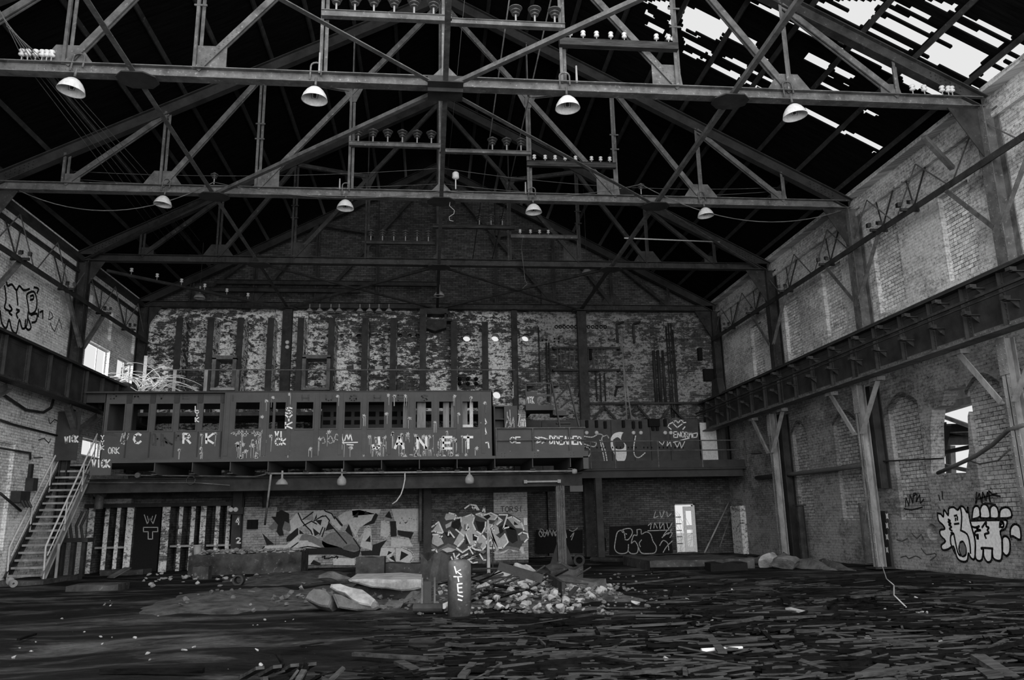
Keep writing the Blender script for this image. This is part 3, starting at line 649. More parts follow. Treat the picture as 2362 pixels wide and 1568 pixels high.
# ------------------------------------------------------------------ insulator racks
def insulator(kind, label):
    t = thing('insulator', (0, 0, 0), label, 'insulator'); 
    if kind == 'big':
        mb = MB(); pr_ = [(.0,.36),(.045,.355),(.06,.33),(.045,.32),(.12,.30),(.145,.28),(.14,.27),(.04,.275),(.035,.235),(.09,.225),(.11,.21),(.105,.2),(.035,.205),(.03,.165),(.065,.16),(.085,.145),(.08,.135),(.03,.14),(.0,.14)]
        mb.lathe((0,0,0), pr_, 16); mb.build('porcelain_sheds', M['porc'], t)
        mb = MB(); mb.tube([(0,0,-.1),(0,0,.13)], .02, 8); mb.build('pin', M['enamel'], t)
    else:
        mb = MB(); mb.lathe((0,0,0), [(0,.2),(.05,.195),(.062,.16),(.03,.14),(.03,.125),(.06,.11),(.062,.08),(.03,.06),(0,.06)], 12); mb.build('porcelain_spool', M['porcW'], t, True)
        mb = MB(); mb.tube([(0,0,-.04),(0,0,.07)], .012, 6); mb.build('pin', M['enamel'], t)
    return t
proto = {}
def place_ins(kind, P, label, grp, sc_=1):
    if kind not in proto: proto[kind] = insulator(kind, label); o = proto[kind]
    else: o = copy_tree(proto[kind])
    o.location = P; o.scale = (sc_,)*3; tag(o, label, 'insulator', grp)
def rack(i, u0, u1, v0, v1, us, kind, h, matn, label, ilabel, dy=-.14):
    Y = TY[i]+dy; a = onY(u0, v0, Y); b = onY(u1, v1, Y); mb = MB(); z = (a.z+b.z)/2; ORD = 'first second third fourth fifth sixth seventh eighth'.split()
    a.z = b.z = z
    mb.bar(a, b, .14 if h < .16 else .16, h)
    if h < .16: mb.box(a.x, b.x, Y-.1, Y+.1, z+h/2, z+h/2+.015)
    one(mb, 'insulator_rack', M[matn], label, 'rack'); 
    for j, u in enumerate(us):
        X = onY(u, v0, Y).x; place_ins(kind, Vector((X, Y-.0, z+h/2+(.09 if kind == 'big' else .04))), ORD[j]+' from the left, '+ilabel, ilabel[:60], 1.12 if kind == 'big' else 1)
rack(0, 742, 1042, 40, 40, (775, 818, 862, 909, 955, 1000), 'big', .13, 'steelL', 'steel insulator rack at the top left of the nearest truss', 'dark disc insulator on the upper left rack of the nearest truss')
rack(0, 1036, 1302, 58, 58, (1190, 1234, 1280), 'big', .1, 'steelL', 'steel insulator rack right of centre on the nearest truss', 'dark disc insulator in the row of three on the nearest truss')
rack(0, 1290, 1562, 104, 104, (1316, 1346, 1377, 1410, 1441, 1515, 1543), 'small', .18, 'woodL', 'wooden insulator crossarm at the right of the nearest truss', 'small white spool insulator on the wooden crossarm of the nearest truss')
rack(1, 806, 1026, 336, 336, (826, 860, 894, 928, 962, 995), 'big', .11, 'steelL', 'steel insulator rack left of centre on the second truss', 'dark disc insulator in the row of six on the second truss')
rack(1, 1014, 1224, 352, 352, (1136, 1169, 1202), 'big', .09, 'steelL', 'steel insulator rack right of centre on the second truss', 'dark disc insulator in the row of three on the second truss')
rack(1, 1215, 1420, 381, 381, (1233, 1258, 1281, 1304, 1328, 1365, 1386, 1407), 'small', .15, 'woodL', 'wooden insulator crossarm at the right of the second truss', 'small spool insulator on the crossarm of the second truss')
rack(2, 845, 1003, 561, 561, (855, 882, 908, 935, 962, 988), 'big', .1, 'steel', 'dark insulator rack left of centre on the third truss', 'dark disc insulator in the row of six on the third truss')
rack(2, 998, 1187, 524, 524, (1106, 1133, 1159), 'big', .12, 'woodL', 'pale wooden insulator crossarm on the third truss', 'dark disc insulator on the pale crossarm of the third truss')
rack(2, 1178, 1332, 547, 547, (1200, 1224, 1245, 1265), 'small', .12, 'steelL', 'lower right crossarm on the third truss', 'small insulator on the lower right crossarm of the third truss')
for k_, u in enumerate((47, 61, 79, 94, 105, 116)): P = onY(u, 153, TY[0]-.1); place_ins('small', Vector((P.x, P.y, HZ+.16)), ('first', 'second', 'third', 'fourth', 'fifth', 'sixth')[k_]+' white spool insulator from the left at the left end of the nearest truss chord', 'insulators at the left end of the nearest truss', 1.15)
for k_, u in enumerate((2108, 2135, 2176, 2190, 2199)): P = onY(u, 228, TY[0]-.1); place_ins('small', Vector((P.x, P.y, HZ+.16)), ('first', 'second', 'third', 'fourth', 'fifth')[k_]+' white spool insulator from the left at the right end of the nearest truss chord', 'insulators at the right end of the nearest truss', 1.1)
for u, i in ((493, 1), (1478, 1)): P = onY(u, 430, TY[1]-.1); place_ins('big', Vector((P.x, P.y, HZ+.25)), 'single insulator on the second truss chord beside the %s node' % ('left' if u < 900 else 'right'), 'single insulators on the second truss', .8)
for k in range(6): q = (k+1)/8; A = Vector((XC-12.4, TY[2]+.3, HZ-.28)); B = ND(3, -1)+Vector((0, -.2, 0)); place_ins('small', A.lerp(B, q), ('first', 'second', 'third', 'fourth', 'fifth', 'sixth')[k]+' small insulator from the left on the slanting strut over the gallery', 'insulators on the slanting strut', 1.1)
# ------------------------------------------------------------------ hanging lamps
def lamp(kind):
    t = thing('pendant_lamp', (0, 0, 0), 'x', 'lamp')
    if kind == 'dome':
        mb = MB(); mb.lathe((0,0,0), [(0,.30),(.08,.30),(.13,.27),(.2,.2),(.26,.1),(.29,0),(.295,-.01),(.28,0),(.25,.09),(.19,.18),(.1,.25),(0,.27)], 28); mb.build('lamp_shade', M['enamelW'], t, True)
        mb = MB(); mb.tube([(0,0,.3),(0,0,.18),(0,0,.06)], .035, 8); mb.tube([(-.1,0,.24),(-.06,0,.02),(.06,0,.02),(.1,0,.24)], .006, 4); mb.build('bulb_socket', M['steel'], t)
        mb = MB(); mb.tube([(0,0,.36),(0,0,.55)], .03, 8); mb.tube([(-.14,.02,.5),(-.14,.02,.85)]+[(-.14+.12*(1-math.cos(a))/1, .02, .85+.1*math.sin(a)) for a in (.5, 1, 1.57, 2.1, 2.6, 3.1)]+[(.1,.02,.62)], .022, 8); mb.build('gooseneck_conduit', M['steelL'], t, True)
    elif kind == 'bell':
        mb = MB(); mb.lathe((0,0,0), [(.03,.3),(.05,.27),(.09,.24),(.15,.15),(.165,.06),(.15,-.02),(.1,-.06),(0,-.07)], 20); mb.build('lamp_globe', M['enamel'], t, True)
        mb = MB(); mb.tube([(0,0,.27),(0,0,.52)], .03, 8); mb.build('neck', M['enamel'], t)
    else:
        mb = MB(); mb.lathe((0,0,0), [(.03,.24),(.06,.2),(.12,.17),(.2,.06),(.21,0),(.2,0),(.1,.13),(0,.15)], 24); mb.build('lamp_shade', M['enamel'], t, True)
        mb = MB(); mb.tube([(0,0,.2),(0,0,.48)], .035, 8); mb.build('neck', M['enamel'], t)
    return t
LP = {}
def put_lamp(kind, P, label, grp=None, s=1, rz_=0, tilt=0):
    if kind not in LP: LP[kind] = lamp(kind); o = LP[kind]
    else: o = copy_tree(LP[kind])
    o.location = P; o.scale = (s,)*3; o.rotation_euler = (0, tilt, rz_); tag(o, label, 'lamp', grp)
for j, (u, sp) in enumerate(((163, 'leftmost'), (726, 'second from left'), (1308, 'third from left'), (1828, 'rightmost'))):
    P = onY(u, 215, TY[0]-.12); put_lamp('dome', Vector((P.x, P.y, HZ-.58)), '%s white enamel dome lamp hanging below the nearest truss' % sp, 'dome lamps on the nearest truss', .98, 0, (.12, .03, -.03, -.1)[j])
for j, (u, sp) in enumerate(((376, 'leftmost'), (797, 'second from left'), (1230, 'third from left'), (1625, 'rightmost'))):
    P = onY(u, 460, TY[1]-.12); put_lamp('dome', Vector((P.x, P.y, HZ-.52)), '%s enamel dome lamp hanging below the second truss' % sp, 'dome lamps on the second truss', .88, 0, (.1, .02, -.02, -.08)[j])
for u, v, Y, lb in ((460, 688, 33, 'flat enamel lamp under the rear bay, left'), (1013, 683, 33, 'flat enamel lamp hanging below the centre of the rear bay'), (1354, 632, 31, 'small shade lamp hanging right of centre in the rear bay')):
    P = onY(u, v, Y); put_lamp('shade', P, lb, None, 1.1); mb = MB(); mb.tube([P+Vector((0,0,.5)), Vector((P.x, P.y, roofz(P.x)-.05))], .012, 5); one(mb, 'suspension_wire', M['steel'], ('cord of the flat lamp over the left rear bay', 'cord of the flat lamp over the centre rear bay', 'cord of the small lamp right of centre')[(460, 1013, 1354).index(u)], 'wire')
for k, u in enumerate((714, 737, 763, 782, 830, 852, 874, 897)):
    P = onY(u, 719, 35.2); put_lamp('shade', P, ('first', 'second', 'third', 'fourth', 'fifth', 'sixth', 'seventh', 'eighth')[k]+' small shade lamp from the left under the rearmost truss chord', 'row of small lamps under the rear chord', .75)
# jar-like insulator above second truss, hanging rods, wires
mb = MB(); P = onY(1051, 405, TY[1]); mb.lathe(P-Vector((0,0,.12)), [(0,.24),(.06,.24),(.1,.2),(.11,.04),(.06,0),(0,0)], 16); mb.tube([P-Vector((0,0,.1)), P-Vector((0,0,.45))], .02, 6); one(mb, 'pot_insulator', M['porcW'], 'pale pot insulator standing on the centre of the second truss', 'insulator', smooth=True)
def wire(name, pts, r, mat, label, cat='wire', grp=None): mb = MB(); mb.tube(pts, r, 6); return one(mb, name, M[mat], label, cat, grp, smooth=True)
def sag(a, b, s, n=16): a, b = Vector(a), Vector(b); return [a.lerp(b, k/n)-Vector((0,0,s*4*(k/n)*(1-k/n))) for k in range(n+1)]
wire('stay_rod', [onY(1176, -10, 16.5), onY(1090, 600, 33)], .018, 'steelL', 'left of the two thin rods slanting down from the roof peak', 'rod', 'slanting rods')
wire('stay_rod', [onY(1273, -10, 16.5), onY(1135, 600, 33)], .018, 'steelL', 'right of the two thin rods slanting down from the roof peak', 'rod', 'slanting rods')
wire('hanging_wire', [onY(1072, -5, 17), onY(1030, 420, 25)], .006, 'cable', 'hair-thin wire hanging just right of the roof centreline')
a = onY(45, 440, TY[1]-.2); b = onY(493, 420, TY[1]-.2); c = onY(1030, 440, TY[1]-.2); d = onY(1478, 425, TY[1]-.2); e = onY(1950, 482, TY[1]-.2)
wire('sagging_wire', sag(a, b, .75), .014, 'steelL', 'sagging wire from the left wall to the left node of the second truss')
wire('sagging_wire', sag(b, c, .35), .01, 'steelL', 'slack wire along the second truss left of centre')
wire('sagging_wire', sag(c, d, .3), .01, 'steelL', 'slack wire along the second truss right of centre')
wire('sagging_wire', sag(d, e, .8), .014, 'steelL', 'sagging wire from the right node of the second truss to the right wall')
for k in range(2):
    wire('stretched_wire', sag(onY(170, 395+k*18, TY[1]+.3), onY(1012, 388+k*36, TY[1]+.3), .2), .007, 'steelL', 'thin wire stretched above the second truss, left half, %s' % ('upper', 'lower')[k])
    wire('stretched_wire', sag(onY(1022, 388+k*36, TY[1]+.3), onY(1800, 432+k*8, TY[1]+.3), .3), .007, 'steelL', 'thin wire stretched above the second truss, right half, %s' % ('upper', 'lower')[k])
for k in range(6):
    wire('roof_wire', [onY(-10+k*5, 5+k*11, 15.5), onY(60+k*11, 150, TY[0]), onY(250+k*18, 400, 22.5), onY(370+k*18, 555, 29)], .007, 'steelL', ('first', 'second', 'third', 'fourth', 'fifth', 'sixth')[k]+' from the left of six thin wires under the left roof slope', 'wire', 'six thin wires under the left roof')
wire('curled_wire', [onY(u, v, TY[1]) for u, v in ((1040, 445), (1037, 475), (1048, 485), (1047, 493), (1036, 500), (1037, 508), (1046, 510))], .012, 'enamel', 'curly wire end dangling below the centre of the second truss')
wire('hanging_cable', [onY(u, v, TY[2]-.16) for u, v in ((1206, 543), (1203, 575), (1207, 610), (1211, 645), (1216, 655), (1205, 665))], .014, 'steelL', 'loose cable dangling by the third truss right of centre')
wire('long_pole', [onY(1440, 549, 27.0), onY(1660, 558, 28.2)], .025, 'whiteob', 'thin pale pole lying on the bracing at the right of the third truss', 'pole')

mb = MB(); mb.bar(onX(2130, 316, 12.5), onX(2197, 388, 13.5), .12, .12); one(mb, 'stub_beam', M['steelL'], 'short steel stub jutting out from the top of the right wall', 'beam')
for u, v, i, lb in ((738, 122, 0, 'thin pale spike beside the second lamp of the nearest truss'), (1329, 152, 0, 'thin pale spike beside the third lamp of the nearest truss'), (1212, 420, 1, 'thin pale spike beside the third lamp of the second truss'), (784, 412, 1, 'thin pale spike beside the second lamp of the second truss')):
    p = onY(u, v, TY[i]-.1); mb = MB(); mb.tube([Vector((p.x, p.y, HZ+.1)), p], .028, 6, .02); one(mb, 'chord_spike', M['enamel'], lb, 'rod', 'spikes on the truss chords')
p = onX(1745, 1046, XR-.6); mb = MB(); mb.lathe(p, [(.03, .2), (.08, .14), (.24, 0), (.22, -.01), (0, .1)], 16); mb.tube([p+Vector((0,0,.15)), p+Vector((.2,0,.35)), p+Vector((.6,0,.35))], .02, 6); one(mb, 'wall_lamp', M['steelL'], 'shade lamp on a bracket at the far end of the right wall', 'lamp')
p = onX(216, 698, XL+.15); mb = MB(); mb.box(XL, XL+.15, p.y-.12, p.y+.12, p.z-.25, p.z+.25); one(mb, 'lamp_fitting', M['enamelW'], 'small white fitting high on the left wall above the bright window', 'lamp')
mb = MB(); a = onX(1690, 1240, XR-.25).y; b = onX(1712, 1240, XR-.25).y; mb.box(XR-.25, XR, b, a, -.05, 2.05); one(mb, 'corner_pier', M['brickW'], 'low whitewashed brick pier in the far right corner', 'brick pier')
# ================================================================== CONTROL GALLERY
YG = 28.0
def gx(u, v=960, Y=YG): return onY(u, v, Y).x
ZF = 3.83; GT = 6.12
gal = thing('control_gallery', (-4.5, YG+1.5, ZF), 'long grey sheet-metal control gallery with window openings, DAVE HUGHES and JANET painted on it', 'control room')
WL = [(244, 281), (299, 337), (354, 393), (409, 448), (464, 503)]
WR = [(543, 598), (621, 629), (635, 658), (683, 722), (740, 776), (795, 831), (850, 886), (904, 940), (959, 995), (1013, 1049), (1067, 1103)]
zt_, zb_ = onY(600, 928, YG).z, onY(600, 989, YG).z
def wallpanel(name, ux0, ux1, wins, y, x0=None):
    a = gx(ux0); b = gx(ux1); mb = MB(); xs = [(gx(p), gx(q)) for p, q in wins]
    mb.box(a, b, y, y+.06, zt_, GT); mb.box(a, b, y, y+.06, ZF, zb_); e = a
    for p, q in xs: mb.box(e, p, y, y+.06, zb_, zt_); e = q
    mb.box(e, b, y, y+.06, zb_, zt_); mb.build(name, M['panel'], gal); return xs
xl = wallpanel('front_panel', 234, 519, WL, YG+.22); xr = wallpanel('front_panel', 519, 1137, WR, YG)
for xs, y in ((xl, YG+.22), (xr, YG)):
    for p, q in xs:
        if q-p < .3: continue
        mb = MB(); t = .045
        mb.box(p-t, q+t, y-.025, y+.0, zt_, zt_+t); mb.box(p-t, q+t, y-.03, y+.0, zb_-t, zb_); mb.box(p-t, p, y-.025, y, zb_, zt_); mb.box(q, q+t, y-.025, y, zb_, zt_)
        mb.build('window_frame', M['panel'], gal)
for u in (290, 345, 401, 456, 509): a = gx(u); mb = MB(); mb.box(a-.09, a+.09, YG+.19, YG+.22, zt_+.02, GT-.02); mb.box(a-.02, a+.02, YG+.2, YG+.22, ZF+.1, zb_-.05); mb.build('batten', M['panelD'], gal)
for u in (525, 612, 667, 731, 786, 841, 897, 950, 1005, 1058, 1114): a = gx(u); mb = MB(); mb.box(a-.07, a+.07, YG-.02, YG, ZF+.1, GT-.02); mb.build('batten', M['panel'], gal)
for q in ((gx(519)-.04, gx(519), YG-.01, YG+.28), (gx(1134), gx(1137), YG, YG+3), (gx(234)-.02, gx(234)+.02, YG+.22, YG+3.2)): mb = MB(); mb.box(*q, ZF, GT); mb.build('end_panel', M['panel'], gal)
mb = MB(); mb.box(gx(190), gx(1137), YG, YM+.2, GT, GT+.06); mb.box(gx(190), gx(234), YG+.2, YG+.26, GT-.3, GT); mb.build('roof_sheet', M['panelD'], gal)
mb = MB(); mb.box(gx(223), gx(1350), YG-.06, YM+.1, ZF-.1, ZF); mb.build('floor_slab', M['panel'], gal)
mb = MB()
for u in (223+0,):
    mb.box(gx(222), gx(270), YG-.08, YG-.04, ZF-.5, ZF-.02)
mb.build('stair_head_plate', M['panel'], gal)
for k in range(13):
    u = 1316-87.2*k
    if u < 270: continue
    a = gx(u, 1075); mb = MB(); mb.prism([(a-.012, YG-.02, ZF-.1), (a-.012, YM, ZF-.1), (a-.012, YM, ZF-.48), (a-.012, YG+.4, ZF-.48), (a-.012, YG-.02, ZF-.42)], (.024, 0, 0)); mb.box(a-.09, a+.09, YG, YM, ZF-.5, ZF-.475); mb.build('floor_joist', M['panel'], gal)
mb = MB(); mb.ibeam((-12.6, 29.1, 3.03), (5.6, 29.1, 3.03), .3, .48, .03); mb.build('main_beam', M['steelG'], gal)
mb = MB(); mb.box(-12.6, 5.4, YM-.15, YM, 2.7, 3.3); mb.build('rear_beam', M['steel'], gal)
# balcony at the right end of the gallery
mb = MB(); a, b = gx(1142), gx(1346); mb.box(a, b, YG+.1, YG+.13, ZF+.02, ZF+.98); mb.build('balcony_sheet', M['panel'], gal)
mb = MB(); mb.box(a, gx(1352), YG-.1, YG-.06, ZF-.1, ZF+.14); rivets(mb, [(gx(u), YG-.102, z) for u in (1155, 1162, 1230, 1237, 1312, 1319) for z in (ZF-.02, ZF+.07)], .02); mb.box(gx(1340), gx(1352), YG-.1, YG+3, ZF-.5, ZF-.06); mb.build('edge_channel', M['panel'], gal)
mb = MB()
for z in (ZF+.98, ZF+.55): mb.tube([(a, YG, z), (b+.05, YG, z)], .025, 8)
for u in (1144, 1228, 1312): mb.tube([(gx(u), YG, ZF), (gx(u), YG, ZF+.98)], .025, 8)
mb.build('railing', M['steelL'], gal)
# painted letters and splashes on the gallery
SG = Surf('Y', YG); SGL = Surf('Y', YG+.22)
mb = MB()
for ch, u in zip('DAVE', (255, 308, 366, 422)): text(SGL, mb, ch, u, u+14, 907, 920, .05)
SGm = Surf('Y', YG-.02)
for ch, u in zip('IHUGHES', (530, 697, 752, 807, 863, 918, 971)): text(SGm, mb, ch, u, u+15, 911, 924, .045)
mb.build('painted_name', M['dgrey'], gal)
mb = MB()
for ch, u in zip('CRK', (309, 423, 476)): text(SGL, mb, ch, u, u+16, 1000, 1022, .07)
for ch, u in zip('JANET', (860, 911, 963, 1022, 1070)): text(SG, mb, ch, u, u+20, 1008, 1034, .085)
text(SG, mb, 'VI', 635, 652, 995, 1008, .05); text(SG, mb, 'CK', 635, 661, 1011, 1026, .05)
for i, ch in enumerate('SYK'): text(SG, mb, ch, 659, 674, 940+i*17, 954+i*17, .05, o=.03)
for i, ch in enumerate('LYK'): text(SGL, mb, ch, 451, 459, 937+i*13, 947+i*13, .035, o=.03)
for i, ch in enumerate('YYK'): text(SGL, mb, ch, 233, 240, 1004+i*12, 1013+i*12, .03)
text(SGL, mb, 'ORK', 250, 275, 1032, 1046, .03)
text(SGL, mb, 'VICK', 222, 262, 1062, 1079, .05, o=.33)
SG.strokes(mb, [[(1118,985),(1110,975),(1118,965),(1122,975),(1113,983)], [(1118,985),(1114,1002),(1122,1000),(1118,985)], [(1115,1012),(1118,1030)],[(1112,1022),(1126,1020),(1128,1033)]], .04)
SG.strokes(mb, [[(790,1021),(825,1020)],[(800,1025),(815,1026)],[(795,1016),(800,1000),(804,1016),(808,1000),(812,1016)],[(786,1000),(792,1018)]], .035)
mb.build('painted_letters', M['white'], gal)
mb = MB()
SGL.strokes(mb, [[(278,1018),(283,1000),(286,1012),(290,995),(292,1010),(297,1000),(293,1014),(285,1018),(290,1025),(280,1022)]], .035, smooth=3)
SG.strokes(mb, [[(533,1000),(540,997),(545,1005)],[(549,1000),(551,990),(555,1002),(558,990)],[(562,1005),(560,992),(568,992),(568,1005),(562,1005)],[(574,992),(580,990)],[(574,1000),(582,998)],[(586,992),(588,1008),(594,994),(600,1006),(606,990),(611,1002)],[(538,1001),(610,998)]], .03, smooth=2)
SG.strokes(mb, [[(740,1015),(746,1008),(750,1020),(744,1022)],[(756,1018),(762,1005),(768,1018),(760,1022),(756,1012)],[(770,1020),(776,1000),(784,1015),(772,1012)],[(753,1000),(762,997)]], .03, smooth=3)
mb.build('scribbled_tags', M['drip'], gal)
mb = MB(); SGL.strokes(mb, [[(350,1002),(352,1026)],[(354,1000),(364,1012),(354,1026)],[(358,1001),(359,1027)],[(370,1014),(384,1020),(397,1025),(380,1010)],[(372,1028),(372,1000)],[(378,1028),(376,1002)],[(385,1024),(380,1008)],[(406,1002),(406,1016)],[(406,1003),(412,1005),(406,1009)],[(416,1004),(416,1014),(421,1014),(421,1004)],[(240,1000),(270,1004)],[(244,996),(262,998)]], .06); mb.build('faded_scribble', M['dgrey'], gal)
random.seed(11); mb = MB()
def splash(S, u, v, r=.06, L=None, o=.004):
    p = S.P(u, v, o); pts = []
    for k in range(14): a = k/14*6.283; q = r*(1 if k % 2 else .55)*random.uniform(.7, 1.2); pts.append(p+Vector((q*math.cos(a), 0, q*math.sin(a))))
    mb.prism(pts, S.n*.002)
    for _ in range(random.choice((1, 2, 3))):
        x = p.x+random.uniform(-.7, .7)*r; l = L or random.uniform(.15, .7); zb = max(ZF+.02, p.z-l); mb.prism([(x-.008, p.y, p.z), (x+.01, p.y, p.z), (x+.006, p.y, zb), (x-.004, p.y, zb)], S.n*.002)
for _ in range(92):
    u = random.choice((random.gauss(960, 80), random.uniform(525, 1110), random.gauss(1000, 50), random.gauss(570, 30))); u = min(1112, max(526, u))
    splash(SG, u, random.choice((random.uniform(995, 1058), random.uniform(1000, 1050))), random.uniform(.05, .11))
for u, v in ((413, 1038), (463, 1034), (464, 1046), (465, 1003), (497, 1000)): splash(SGL, u, v, .07)
for u, v in ((896, 912), (910, 914), (935, 914), (630, 917), (1049, 914), (1087, 917), (1118, 930), (840, 960), (892, 955), (1003, 975), (945, 965), (1058, 955), (605, 962), (615, 925), (779, 914), (668, 910)): splash(SG, u, v, .08, .35, .03)
for u, v, r in ((1176, 1044, .07), (1241, 1040, .06)): splash(Surf('Y', YG+.1), u, v, r, .25)
mb.build('paint_splashes', M['drip'], gal)
mb = MB(); SB = Surf('Y', YG+.1); text(SB, mb, 'CE', 1176, 1200, 1008, 1021, .04); text(SB, mb, 'DREAMER', 1268, 1341, 1006, 1024, .045, jit=1.5)
SB.strokes(mb, [[(1234,1008),(1244,1012),(1236,1022),(1248,1018),(1240,1008),(1256,1010),(1262,1015),(1250,1022)],[(1248,1008),(1266,1014),(1252,1020)]], .035)
mb.build('painted_letters', M['white'], gal)
# things standing inside the gallery
def instrument(u0, u1, n, label):
    y = 30.4; a, b = gx(u0, 960, y), gx(u1, 960, y); t = thing('instrument_board', ((a+b)/2, y, ZF), label, 'switchboard'); mb = MB(); mb.box(a, b, y, y+.12, ZF, ZF+2.2); mb.build('board', M['panel'], t)
    for k in range(n):
        x = a+(b-a)*(k+.5)/n
        for z, h in ((ZF+1.75, .18), (ZF+1.45, .16), (ZF+1.02, .12)):
            mb = MB(); mb.box(x-.13, x+.13, y-.06, y, z, z+h); mb.build('meter', M['black'], t)
        mb = MB(); mb.tube([(x, y, ZF+.7), (x, y-.15, ZF+.75)], .05, 10); mb.build('switch_handle', M['black'], t)
instrument(742, 838, 4, 'pale instrument board behind the gallery windows, left one of two'); instrument(846, 945, 4, 'pale instrument board behind the gallery windows, right one of two')
mb = MB(); mb.box(gx(930, 960, YG+.5), gx(942, 960, YG+.5), YG+.4, YG+.44, ZF+.1, GT-.1); one(mb, 'plywood_sheet', M['woodP'], 'narrow plywood strip inside the gallery window at the third E of the painted name', 'board')
for u0, u1, lb in ((962, 982, 'plywood sheet leaning behind the gallery window below the letter S'), (1022, 1036, 'upright board in the second gallery window from the right'), (1040, 1049, 'patterned board at the right side of the second gallery window from the right'), (1066, 1078, 'pale board in the rightmost gallery window'), (1083, 1091, 'narrow white board in the rightmost gallery window')):
    mb = MB(); mb.box(gx(u0, 960, YG+.4), gx(u1, 960, YG+.4), YG+.34, YG+.38, ZF, GT-.05); one(mb, 'plywood_sheet', M['whiteob' if 'white' in lb else 'woodP'], lb, 'board')
mb = MB(); mb.box(gx(1066), gx(1091), YG+.14, YG+.17, onY(1078, 989, YG).z-.05, onY(1078, 978, YG).z); one(mb, 'paper_sheet', M['enamelW'], 'small white sheet on the sill of the rightmost gallery window', 'sheet')
ys = YG+2.4
t = thing('shelf_cabinet', (gx(1150, 960, ys), ys, ZF), 'open dark shelf cabinet at the right end of the gallery', 'cabinet'); a, b = gx(1139, 960, ys), gx(1163, 960, ys); zt = onY(1150, 938, ys).z
mb = MB(); mb.box(a, a+.05, ys, ys+.5, ZF, zt); mb.box(b, b+.05, ys, ys+.5, ZF, zt); mb.box(a, b, ys+.46, ys+.5, ZF, zt); mb.box(a, b+.05, ys, ys+.5, zt, zt+.05); mb.build('body', M['panel'], t)
for z in (ZF+.7, ZF+1.15, ZF+1.6): mb = MB(); mb.box(a+.05, b, ys+.02, ys+.46, z, z+.04); mb.build('shelf', M['panel'], t)
mb = MB(); mb.box(gx(1163, 960, ys-.1), gx(1193, 960, ys-.1), ys-.12, ys-.08, ZF, zt+.02); sd = one(mb, 'sheet_panel', M['panel'], 'grey tagged sheet standing beside the open shelf cabinet', 'board')
mb = MB(); S = Surf('Y', ys-.12); S.strokes(mb, [[(1166,985),(1172,960),(1178,985),(1184,962),(1186,990)],[(1168,990),(1186,972)],[(1170,950),(1170,975)],[(1176,945),(1178,980)]], .03, smooth=2); mb.build('scribbled_tag', M['drip'], sd)
yp = YG+3.0; mb = MB(); mb.box(gx(1195, 960, yp), gx(1213, 960, yp), yp, yp+.5, ZF, onY(1204, 945, yp).z); bp = one(mb, 'brick_pillar', M['brickP'], 'short brick pillar on the gallery with a white scribble', 'pillar')
mb = MB(); text(Surf('Y', yp), mb, 'Zon', 1195, 1212, 955, 983, .035); mb.build('painted_letters', M['white'], bp)
# raised landing with steep steps
yl = 30.6
t = thing('access_platform', (gx(1245, 940, yl), yl, ZF), 'small raised steel platform with steep steps at the right end of the gallery', 'platform')
a, b = gx(1213, 940, yl), gx(1277, 940, yl); zp = onY(1245, 934, yl).z; c = gx(1308, 945, yl)
mb = MB(); mb.box(a, b, yl, yl+1.1, zp-.2, zp); mb.box(b, c, yl+.2, yl+1.1, zp-.36, zp-.2); mb.build('deck', M['panel'], t)
mb = MB(); zr = onY(1245, 884, yl).z
for x in (a+.02, b-.1): mb.bar((x, yl, zp), (x, yl, zr), .05, .05)
mb.bar((a, yl, zr), (b, yl, zr), .05, .05); mb.bar((a, yl, (zr+zp)/2-.05), (b, yl, (zr+zp)/2-.05), .04, .08); mb.build('guard_rail', M['panel'], t)
mb = MB(); mb.box(a+.02, a+(b-a)*.42, yl+.02, yl+.05, zp, zp+.55); kp = mb.build('toe_sheet', M['panel'], t)
mb = MB(); text(Surf('Y', yl), mb, 'MYK', 1215, 1232, 912, 930, .03, jit=2); mb.build('painted_letters', M['white'], kp)
for (ut, vt, ub, vb) in ((1273, 884, 1293, 994), (1311, 884, 1336, 985)):
    mb = MB(); mb.bar(onY(ut, vt, yl), onY(ub, vb, yl-1.4), .05, .11, (0, -1, 0)); mb.build('hand_rail', M['panel'], t)
for k in range(5):
    f = k/5; z = zp-.4-(zp-.4-ZF)*f; yy = yl-1.3*f+.1; mb = MB(); mb.box(gx(1279+f*10, 960, yl), gx(1312+f*8, 960, yl), yy-.14, yy+.1, z-.02, z+.02); mb.build('step', M['panel'], t)
mb = MB(); mb.bar(onY(1280, 925, yl+.6), onY(1312, 888, yl+.6), .05, .07); mb.bar(onY(1293, 940, yl+.6), onY(1316, 920, yl+.6), .05, .07); mb.build('back_rail', M['panelD'], t)
# ------------------------------------------------------------------ right-hand gallery
YR_ = 33.6; ZR2 = 3.72
t = thing('rear_gallery', (10.3, YR_, 3.3), 'dark rear gallery with steel beam and pipe railing, to the right of the control gallery', 'walkway')
mb = MB(); mb.box(5.7, 13.75, YR_, YB, 3.62, 3.72); mb.build('deck', M['panelD'], t)
mb = MB(); mb.box(5.7, 13.7, YR_-.03, YR_, 3.7, 4.02); mb.build('edge_channel', M['panelD'], t)
mb = MB(); mb.ibeam((5.7, YR_, 3.47), (13.6, YR_, 3.47), .3, .34, .03); mb.build('beam', M['panelD'], t)
mb = MB()
for z in (4.86, 4.44): mb.tube([(5.9, YR_-.05, z), (13.5, YR_-.05, z)], .025, 8)
for u in (1362, 1418, 1517, 1618, 1717): x = onY(u, 1040, YR_).x; mb.tube([(x, YR_-.05, 3.7), (x, YR_-.05, 4.86)], .028, 8)
mb.build('railing', M['steelL'], t)
